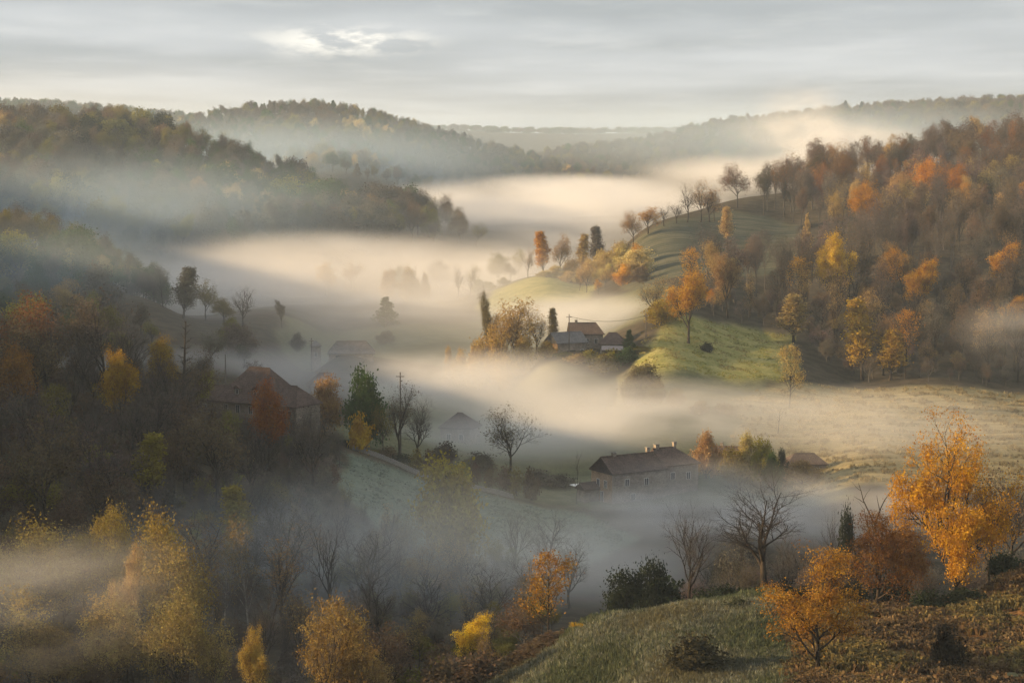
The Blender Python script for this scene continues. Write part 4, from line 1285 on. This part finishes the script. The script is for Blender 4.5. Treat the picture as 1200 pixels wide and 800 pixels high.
HOUSES = [tuple(o.location[:2]) for o in (bh, fh, h2, h3, f1, f2, f3, f4, g1, g2, g3, g4)]


def wood(key, P, hlo, hhi, seed):
    kinds, where, group = SETS[key]
    rr = random.Random(seed)
    n = 0
    for x, y in P:
        if not clear_of(x, y, HOUSES, 17):
            continue
        p, c = rr.choice(kinds)
        name = 'bare_tree' if p.startswith('bare') else 'woodland_tree'
        h = rr.uniform(hlo, hhi)
        col = 600 + FPX * x / y
        if key == 'spur' and 225 < col < 385 and y < 372:
            z = at(col, 478 + rr.uniform(0, 30), y).z
            h = min(h, z - hz(x, y))
            if h < 4:
                continue
        if key == 'spur':
            spot = 'below the large old house' if col > 230 else 'at the foot of the dark wood' if y < 285 else 'near the glowing golden tree' if abs(col - 140) < 45 else \
                'on the crown of the dark wood' if y > 330 else 'in the middle of the dark wood'
        else:
            spot = 'behind the green meadow' if col < 930 else 'near the bright yellow tree of the brown wood' if col < 1010 else \
                'at the foot of the brown wood by the hay field' if y < 580 else 'inside the brown wood above the hay field'
        big = 'tall' if h > hlo + 0.66 * (hhi - hlo) else 'low' if h < hlo + 0.33 * (hhi - hlo) else 'middling'
        put_tree(name, p, x, y, h, c, f'{big} {FORM[p]} {WORDS[c]} tree {spot}', group)
        n += 1
    return n


P_SPUR = scatter([(-120, 252), (60, 256), (230, 285), (330, 302), (405, 335), (432, 362), (350, 345), (250, 335), (205, 348), (100, 352), (-120, 352)], 7.2, 1)
P_LOW = scatter([(-60, 236), (240, 244), (420, 262), (470, 290), (330, 292), (220, 268), (-60, 248)], 8.5, 2)
n1 = wood('spur', P_SPUR, 10.5, 15.5, 11)
n2 = wood('spur', P_LOW, 8, 12, 12)
P_R = scatter([(940, 596), (990, 566), (1060, 550), (1240, 545), (1260, 640), (1000, 655), (940, 640), (850, 628), (800, 618), (830, 602), (900, 606)], 9.0, 3)
n3 = wood('right', P_R, 13, 21, 13)
print('wood trees', n1, n2, n3)


# ------------------------------------------------------------------ farther woods: one mass per hill
LOW = []
for key in ('leafy_a', 'leafy_b', 'leafy_c', 'haze_twig', 'thin_a', 'thin_b', 'leafy_d', 'round', 'conifer', 'haze_up', 'tall_thin', 'shrub_a', 'shrub_b'):
    pr = PROTO[key]
    jv, jf, ji = pr.joined
    me = new_mesh('woodland_' + key, jv / pr.height, jf, [M_LEAF_I, M_TWIG], ji)
    o = bpy.data.objects.new('woodland_' + key, me)     # source shape for the instances, not in the scene
    LOW.append(o)


def instancer(name, me, sources, label, cat, kind='stuff'):
    """one object that draws its sources on the points of me"""
    o = link(name, me)
    tag(o, label, cat, None, kind)
    ng = bpy.data.node_groups.new(name, 'GeometryNodeTree')
    ng.interface.new_socket('Geometry', in_out='INPUT', socket_type='NodeSocketGeometry')
    ng.interface.new_socket('Geometry', in_out='OUTPUT', socket_type='NodeSocketGeometry')
    N = ng.nodes
    gi, go = N.new('NodeGroupInput'), N.new('NodeGroupOutput')
    join = N.new('GeometryNodeJoinGeometry')
    for s in reversed(sources):
        oi = N.new('GeometryNodeObjectInfo')
        oi.inputs['Object'].default_value = s
        oi.inputs['As Instance'].default_value = True
        ng.links.new(oi.outputs['Geometry'], join.inputs[0])

    def attr(nm, t):
        a = N.new('GeometryNodeInputNamedAttribute'); a.data_type = t
        a.inputs['Name'].default_value = nm
        return a.outputs['Attribute']
    iop = N.new('GeometryNodeInstanceOnPoints')
    iop.inputs['Pick Instance'].default_value = True
    ng.links.new(gi.outputs[0], iop.inputs['Points'])
    ng.links.new(join.outputs[0], iop.inputs['Instance'])
    ng.links.new(attr('pick', 'INT'), iop.inputs['Instance Index'])
    ng.links.new(attr('rot', 'FLOAT_VECTOR'), iop.inputs['Rotation'])
    ng.links.new(attr('size', 'FLOAT_VECTOR'), iop.inputs['Scale'])
    ng.links.new(iop.outputs[0], go.inputs[0])
    md = o.modifiers.new('scatter', 'NODES')
    md.node_group = ng
    return o


def point_mesh(name, P, Z, pick, rot, size, tints):
    me = bpy.data.meshes.new(name)
    me.vertices.add(len(P))
    me.vertices.foreach_set('co', np.c_[P, Z].astype(np.float32).ravel())
    a = me.attributes.new('pick', 'INT', 'POINT'); a.data.foreach_set('value', np.asarray(pick, dtype=np.int32))
    a = me.attributes.new('rot', 'FLOAT_VECTOR', 'POINT'); a.data.foreach_set('vector', np.asarray(rot, dtype=np.float32).ravel())
    a = me.attributes.new('size', 'FLOAT_VECTOR', 'POINT'); a.data.foreach_set('vector', np.asarray(size, dtype=np.float32).ravel())
    a = me.attributes.new('tint', 'FLOAT_COLOR', 'POINT'); a.data.foreach_set('color', np.asarray(tints, dtype=np.float32).ravel())
    return me


def woodland(label, poly, spacing, seed, palette, kinds, hlo, hhi, broad=1.0, gaps=None):
    P = scatter(poly, spacing, seed)
    rng = np.random.default_rng(seed)
    P = P[rng.random(len(P)) < 0.96]
    n = len(P)
    h = rng.uniform(hlo, hhi, n)
    w = h * rng.uniform(0.85, 1.3, n) * broad
    names = list(palette.keys()); pr = np.array([palette[k] for k in names], float); pr /= pr.sum()
    # drifts of like colours
    dr = np.sin(P[:, 0] / 37 + seed) + np.sin(P[:, 1] / 53 + seed * 2) + rng.normal(0, 0.9, n)
    order = np.argsort(np.argsort(dr)) / n
    ci = np.searchsorted(np.cumsum(pr), np.clip(order, 0, 0.9999))
    base = np.array([COLORS[names[min(i, len(names) - 1)]] for i in ci])
    t = base * rng.uniform(0.72, 1.3, (n, 1)) * rng.uniform(0.93, 1.07, (n, 3))
    me = point_mesh('woodland', P, height(P[:, 0], P[:, 1]) - 0.2, rng.choice(kinds, n), np.c_[np.zeros(n), np.zeros(n), rng.uniform(0, 6.28, n)],
                    np.c_[w, w, h], np.c_[np.clip(t, 0, 1), np.ones(n)])
    instancer('woodland', me, LOW, label, 'woodland')
    print(label, n)


woodland('upper part of the brown wood with bare crowns', [(940, 640), (1000, 655), (1260, 640), (1400, 545), (1450, 760), (1050, 730), (950, 700), (850, 668), (790, 640), (850, 630)], 7.8, 21,
         dict(mauve=4, brown=4, grey=3, tan=1.5, russet=1, gold=0.7), [1, 9, 9, 9, 10, 3, 5, 5, 3], 14, 22, 0.8)
woodland('russet wood along the crest of the right hill', [(862, 880), (920, 862), (965, 800), (1060, 745), (1400, 760), (1450, 1080), (1000, 1010), (880, 930)], 8.8, 22,
         dict(brown=4.5, russet=2.4, mauve=4, grey=1.5, tan=1.5, orange=0.5), [1, 9, 9, 10, 3, 4, 5, 0], 15, 23, 0.80)
woodland('olive wood on the low hill at the valley side', [(-150, 520), (60, 560), (130, 610), (185, 650), (205, 715), (120, 765), (-150, 810)], 7.5, 23,
         dict(olive=4, brown=1.5, grey=4, ygreen=0.8, green=2, tan=0.4), [0, 1, 9, 2, 4, 5, 7], 8, 17, 0.95)
woodland('dark wood with golden crowns on the long hill', [(-330, 940), (100, 990), (300, 1020), (480, 1105), (565, 1135), (520, 1230), (330, 1350), (0, 1500), (-330, 1520)], 9.5, 24,
         dict(dark=1.5, olive=3, brown=3, grey=6, green=2.5, tan=0.6, ygreen=0.3, pale=0.4), [0, 1, 2, 3, 4, 5, 10, 7], 12, 22, 0.95)
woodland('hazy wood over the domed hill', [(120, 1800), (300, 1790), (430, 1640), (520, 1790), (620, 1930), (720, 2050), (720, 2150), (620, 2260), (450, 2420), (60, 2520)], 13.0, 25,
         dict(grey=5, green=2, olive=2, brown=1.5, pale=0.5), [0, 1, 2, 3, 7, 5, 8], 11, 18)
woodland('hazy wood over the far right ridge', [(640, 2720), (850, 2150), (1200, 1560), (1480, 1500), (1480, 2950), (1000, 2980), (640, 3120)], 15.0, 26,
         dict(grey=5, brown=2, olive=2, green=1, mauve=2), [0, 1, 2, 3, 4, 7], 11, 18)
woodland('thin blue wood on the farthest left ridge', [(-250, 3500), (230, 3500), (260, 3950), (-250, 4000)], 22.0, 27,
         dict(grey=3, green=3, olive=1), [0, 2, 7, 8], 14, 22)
woodland('tree line on the farthest ridge', [(420, 6500), (800, 6500), (1000, 7000), (420, 7050)], 42.0, 28, dict(grey=3, green=3), [0, 2, 7], 14, 22, 1.6)
woodland('golden scrub between the green shoulder and the upper meadow', [(660, 742), (710, 705), (752, 690), (758, 760), (742, 805), (705, 835), (660, 815)], 8.0, 35, dict(tan=3, pale=2, gold=1, brown=1), [0, 1, 4, 5, 7], 5, 11)
woodland('sunk trees in the mist of the valley', [(480, 820), (620, 840), (600, 950), (420, 900), (380, 840)], 20.0, 29, dict(grey=2, olive=2, tan=1), [0, 3, 4, 5], 8, 14)
woodland('sunk scrub at the foot of the hidden hamlet', [(120, 470), (330, 490), (330, 560), (150, 600), (60, 560)], 14.0, 30, dict(grey=3, olive=2), [0, 3, 4, 7], 5, 9)

# tangled young growth between the trees
woodland('tangle of bare young stems filling the dark spur wood', [(-140, 245), (60, 250), (230, 280), (330, 298), (385, 335), (405, 360), (350, 352), (250, 345), (205, 356), (100, 362), (-140, 362)], 3.6, 31,
         dict(mauve=3, grey=4, brown=3, tan=1), [3, 9, 4, 5, 9, 10], 3.5, 7.5, 0.8)
woodland('tangle of young stems in the misty hollow', [(-80, 200), (640, 205), (660, 240), (640, 285), (560, 295), (450, 318), (330, 300), (220, 272), (-80, 250)], 4.4, 32,
         dict(grey=4, brown=2, olive=2.5, tan=1.6), [3, 9, 4, 5, 9, 10], 3.0, 8.0, 0.85)
woodland('tangle of young stems at the foot of the brown wood', [(930, 596), (985, 558), (1060, 545), (1300, 538), (1300, 640), (1000, 660), (930, 640), (850, 632), (790, 615), (830, 604), (900, 610)], 5.0, 33,
         dict(mauve=3, brown=4, tan=2, grey=3, orange=0.5), [3, 3, 4, 5, 0], 4.0, 9.0)
woodland('dim thicket behind the knoll', [(770, 225), (1000, 222), (1220, 235), (1240, 285), (1000, 290), (830, 275)], 4.6, 34, dict(grey=4, mauve=2, brown=1, dark=1), [3, 3, 4, 5], 3.5, 7.5)
woodland('low brushwood carpeting the spur under the trees', [(-140, 240), (60, 246), (230, 270), (330, 290), (392, 320), (405, 360), (350, 356), (250, 348), (205, 358), (100, 364), (-140, 364)], 2.7, 36,
         dict(grey=5, mauve=2, brown=3, olive=2), [11, 12, 12, 3, 9], 1.4, 3.6)
woodland('low brushwood on the floor of the hollow', [(-80, 196), (520, 200), (600, 222), (620, 290), (540, 300), (440, 316), (330, 296), (-80, 246)], 3.2, 37,
         dict(grey=5, olive=3, brown=3, tan=1), [11, 12, 12, 9], 1.2, 3.2)


# ------------------------------------------------------------------ stone wall, path, grass and bracken
def stone_wall():
    root = bpy.data.objects.new('stone_wall', None)
    COL.objects.link(root)
    pts = []
    for px in np.linspace(412, 600, 90):
        Yw = 375.5 + (px - 412) * 0.006
        x = (px - 600) / FPX * Yw
        pts.append((x, Yw))
    root.location = (pts[0][0], pts[0][1], hz(*pts[0]))
    tag(root, 'low grey dry stone wall along the top of the misty meadow', 'wall')
    base = Vector(root.location)
    rr = random.Random(4)
    variants = []
    for i in range(6):
        v = []
        for x in (-0.5, 0.5):
            for y in (-0.5, 0.5):
                for z in (-0.5, 0.5):
                    v.append((x * rr.uniform(0.75, 1.05), y * rr.uniform(0.8, 1.05), z * rr.uniform(0.75, 1.05)))
        variants.append(new_mesh('stone', v, BOXF, M_WALLSTONE))
    for x, y in pts:
        z = hz(x, y)
        for lay in range(2):
            o = link('stone', rr.choice(variants), root)
            o.location = Vector((x + rr.uniform(-.06, .06), y, z + 0.2 + lay * 0.46)) - base
            o.scale = (0.42 * rr.uniform(0.8, 1.2), 0.5, 0.48 * rr.uniform(0.85, 1.1))
            o.rotation_euler = (0, rr.uniform(-.08, .08), rr.uniform(-.2, .2))


stone_wall()


def strip(name, pts, width, m, label):
    V, F = [], []
    n = len(pts)
    for i, (x, y) in enumerate(pts):
        dx = pts[min(i + 1, n - 1)][0] - pts[max(i - 1, 0)][0]
        dy = pts[min(i + 1, n - 1)][1] - pts[max(i - 1, 0)][1]
        l = math.hypot(dx, dy)
        nx, ny = -dy / l, dx / l
        for k in range(5):
            o = (k / 4 - 0.5) * width
            V.append((x + nx * o, y + ny * o, hz(x + nx * o, y + ny * o) + 0.05))
    for i in range(n - 1):
        for k in range(4):
            F.append((i * 5 + k, i * 5 + k + 1, (i + 1) * 5 + k + 1, (i + 1) * 5 + k))
    o = link(name, new_mesh(name, V, F, m, smooth=True))
    tag(o, label, None, None, 'structure')


m_path, g = mat('path_grass')
pos = g.n('ShaderNodeNewGeometry').outputs['Position']
c = g.mix(g.ramp(g.noise(pos, 0.9, 4.0), 0.3, 0.7), (0.12, 0.12, 0.06, 1), (0.22, 0.20, 0.115, 1))
finish(g, g.n('ShaderNodeBsdfDiffuse', {0: c}).outputs[0])
strip('path', [((px - 600) / FPX * Yq, Yq) for px, Yq in [(980 + i * 9, 171.0 - i * 0.02 + 0.5 * math.sin(i * 0.4)) for i in range(34)]], 1.7, m_path, 'grassy track across the foot of the bracken slope')
strip('path', [((px - 600) / FPX * Yq, Yq) for px, Yq in [(905 - i * 1.2 + 5 * math.sin(i * .5), 207 - i * 1.3) for i in range(24)]], 1.0, m_path, 'narrow trodden path over the frosty knoll')


def blade_mesh(name, seed, n, hgt, spread, width, frond=False):
    rr = random.Random(seed)
    V, F = [], []
    for _ in range(n):
        a = rr.uniform(0, 6.28)
        r = spread * math.sqrt(rr.random())
        x, y = r * math.cos(a), r * math.sin(a)
        b = rr.uniform(0, 6.28)
        h = hgt * rr.uniform(0.5, 1.1)
        ln = h * rr.uniform(0.3, 0.9 if frond else 0.6)
        dx, dy = math.cos(b), math.sin(b)
        w = width * rr.uniform(0.6, 1.3)
        i = len(V)
        V += [(x - dy * w, y + dx * w, -0.05), (x + dy * w, y - dx * w, -0.05),
              (x + dx * ln * 0.45 + dy * w * 0.8, y + dy * ln * 0.45 - dx * w * 0.8, h * 0.75), (x + dx * ln * 0.45 - dy * w * 0.8, y + dy * ln * 0.45 + dx * w * 0.8, h * 0.75),
              (x + dx * ln, y + dy * ln, h * (0.7 if frond else 1.0))]
        F += [(i, i + 1, i + 2, i + 3), (i + 3, i + 2, i + 4)]
    me = new_mesh(name, V, F, M_LEAF_I)
    return bpy.data.objects.new(name, me)


TUFT = [blade_mesh('grass_tuft', s, 26, 0.38, 0.35, 0.022) for s in (1, 2, 3)]
FROND = [blade_mesh('bracken_tuft', s, 16, 0.8, 0.45, 0.11, True) for s in (4, 5, 6)]


def cover(name, label, poly, n, sources, seed, pal, s0, s1, thin=None):
    rng = np.random.default_rng(seed)
    pxs = [p for p, _ in poly]; ys = [q for _, q in poly]
    Yq = np.sqrt(rng.uniform(min(ys) ** 2, max(ys) ** 2, n * 3))
    pq = rng.uniform(min(pxs), max(pxs), n * 3)
    ok = in_poly(pq + rng.normal(0, 11, n * 3) + 14 * np.sin(Yq * 0.55), Yq, poly)      # ragged edge
    pq, Yq = pq[ok][:n], Yq[ok][:n]
    X = (pq - 600) / FPX * Yq
    if thin is not None:
        dn = np.sin(X * 0.9 + seed) + np.sin(Yq * 0.7) + np.sin((X + Yq) * 0.43) + rng.normal(0, 0.8, len(X))
        k = dn > thin
        X, Yq = X[k], Yq[k]
    m = len(X)
    sz = rng.uniform(s0, s1, m)
    pal = np.array(pal)
    dr = np.sin(X * 0.35 + seed) + np.sin(Yq * 0.29 + 1) + rng.normal(0, 0.7, m)
    ci = (np.argsort(np.argsort(dr)) / m * len(pal)).astype(int)
    t = pal[np.clip(ci, 0, len(pal) - 1)] * rng.uniform(0.7, 1.35, (m, 1))
    me = point_mesh(name, np.c_[X, Yq], height(X, Yq) - 0.03, rng.integers(0, len(sources), m), np.c_[rng.normal(0, 0.12, (m, 2)), rng.uniform(0, 6.28, m)],
                    np.c_[sz, sz, sz * rng.uniform(0.8, 1.3, m)], np.c_[t, np.ones(m)])
    instancer(name, me, sources, label, name)


cover('grass', 'frosty tussock grass on the knoll', [(500, 160), (935, 160), (930, 195), (905, 209), (800, 208), (680, 206), (560, 212)], 40000, TUFT, 40, [(0.095, 0.11, 0.058), (0.14, 0.15, 0.09), (0.20, 0.205, 0.15), (0.13, 0.12, 0.07)], 0.4, 1.9, None)
cover('bracken', 'brown and ochre bracken covering the slope under the golden oak', BRACKEN, 16000, FROND, 41,
      [(0.085, 0.058, 0.036), (0.13, 0.085, 0.047), (0.165, 0.11, 0.058), (0.11, 0.072, 0.042), (0.19, 0.14, 0.055), (0.12, 0.10, 0.048)], 0.35, 1.2, -0.6)
cover('grass', 'pale rough grass of the misty meadow', MEADOW[1], 7000, TUFT, 42, [(0.14, 0.175, 0.145), (0.20, 0.235, 0.20)], 0.4, 0.8, -0.5)
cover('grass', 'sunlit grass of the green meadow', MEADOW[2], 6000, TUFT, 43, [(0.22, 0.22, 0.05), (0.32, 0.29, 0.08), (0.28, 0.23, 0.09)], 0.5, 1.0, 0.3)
cover('grass', 'straw coloured tussocks of the hay field', MEADOW[5], 12000, TUFT, 44, [(0.26, 0.21, 0.11), (0.36, 0.29, 0.16), (0.22, 0.175, 0.09)], 0.8, 1.9, 0.4)
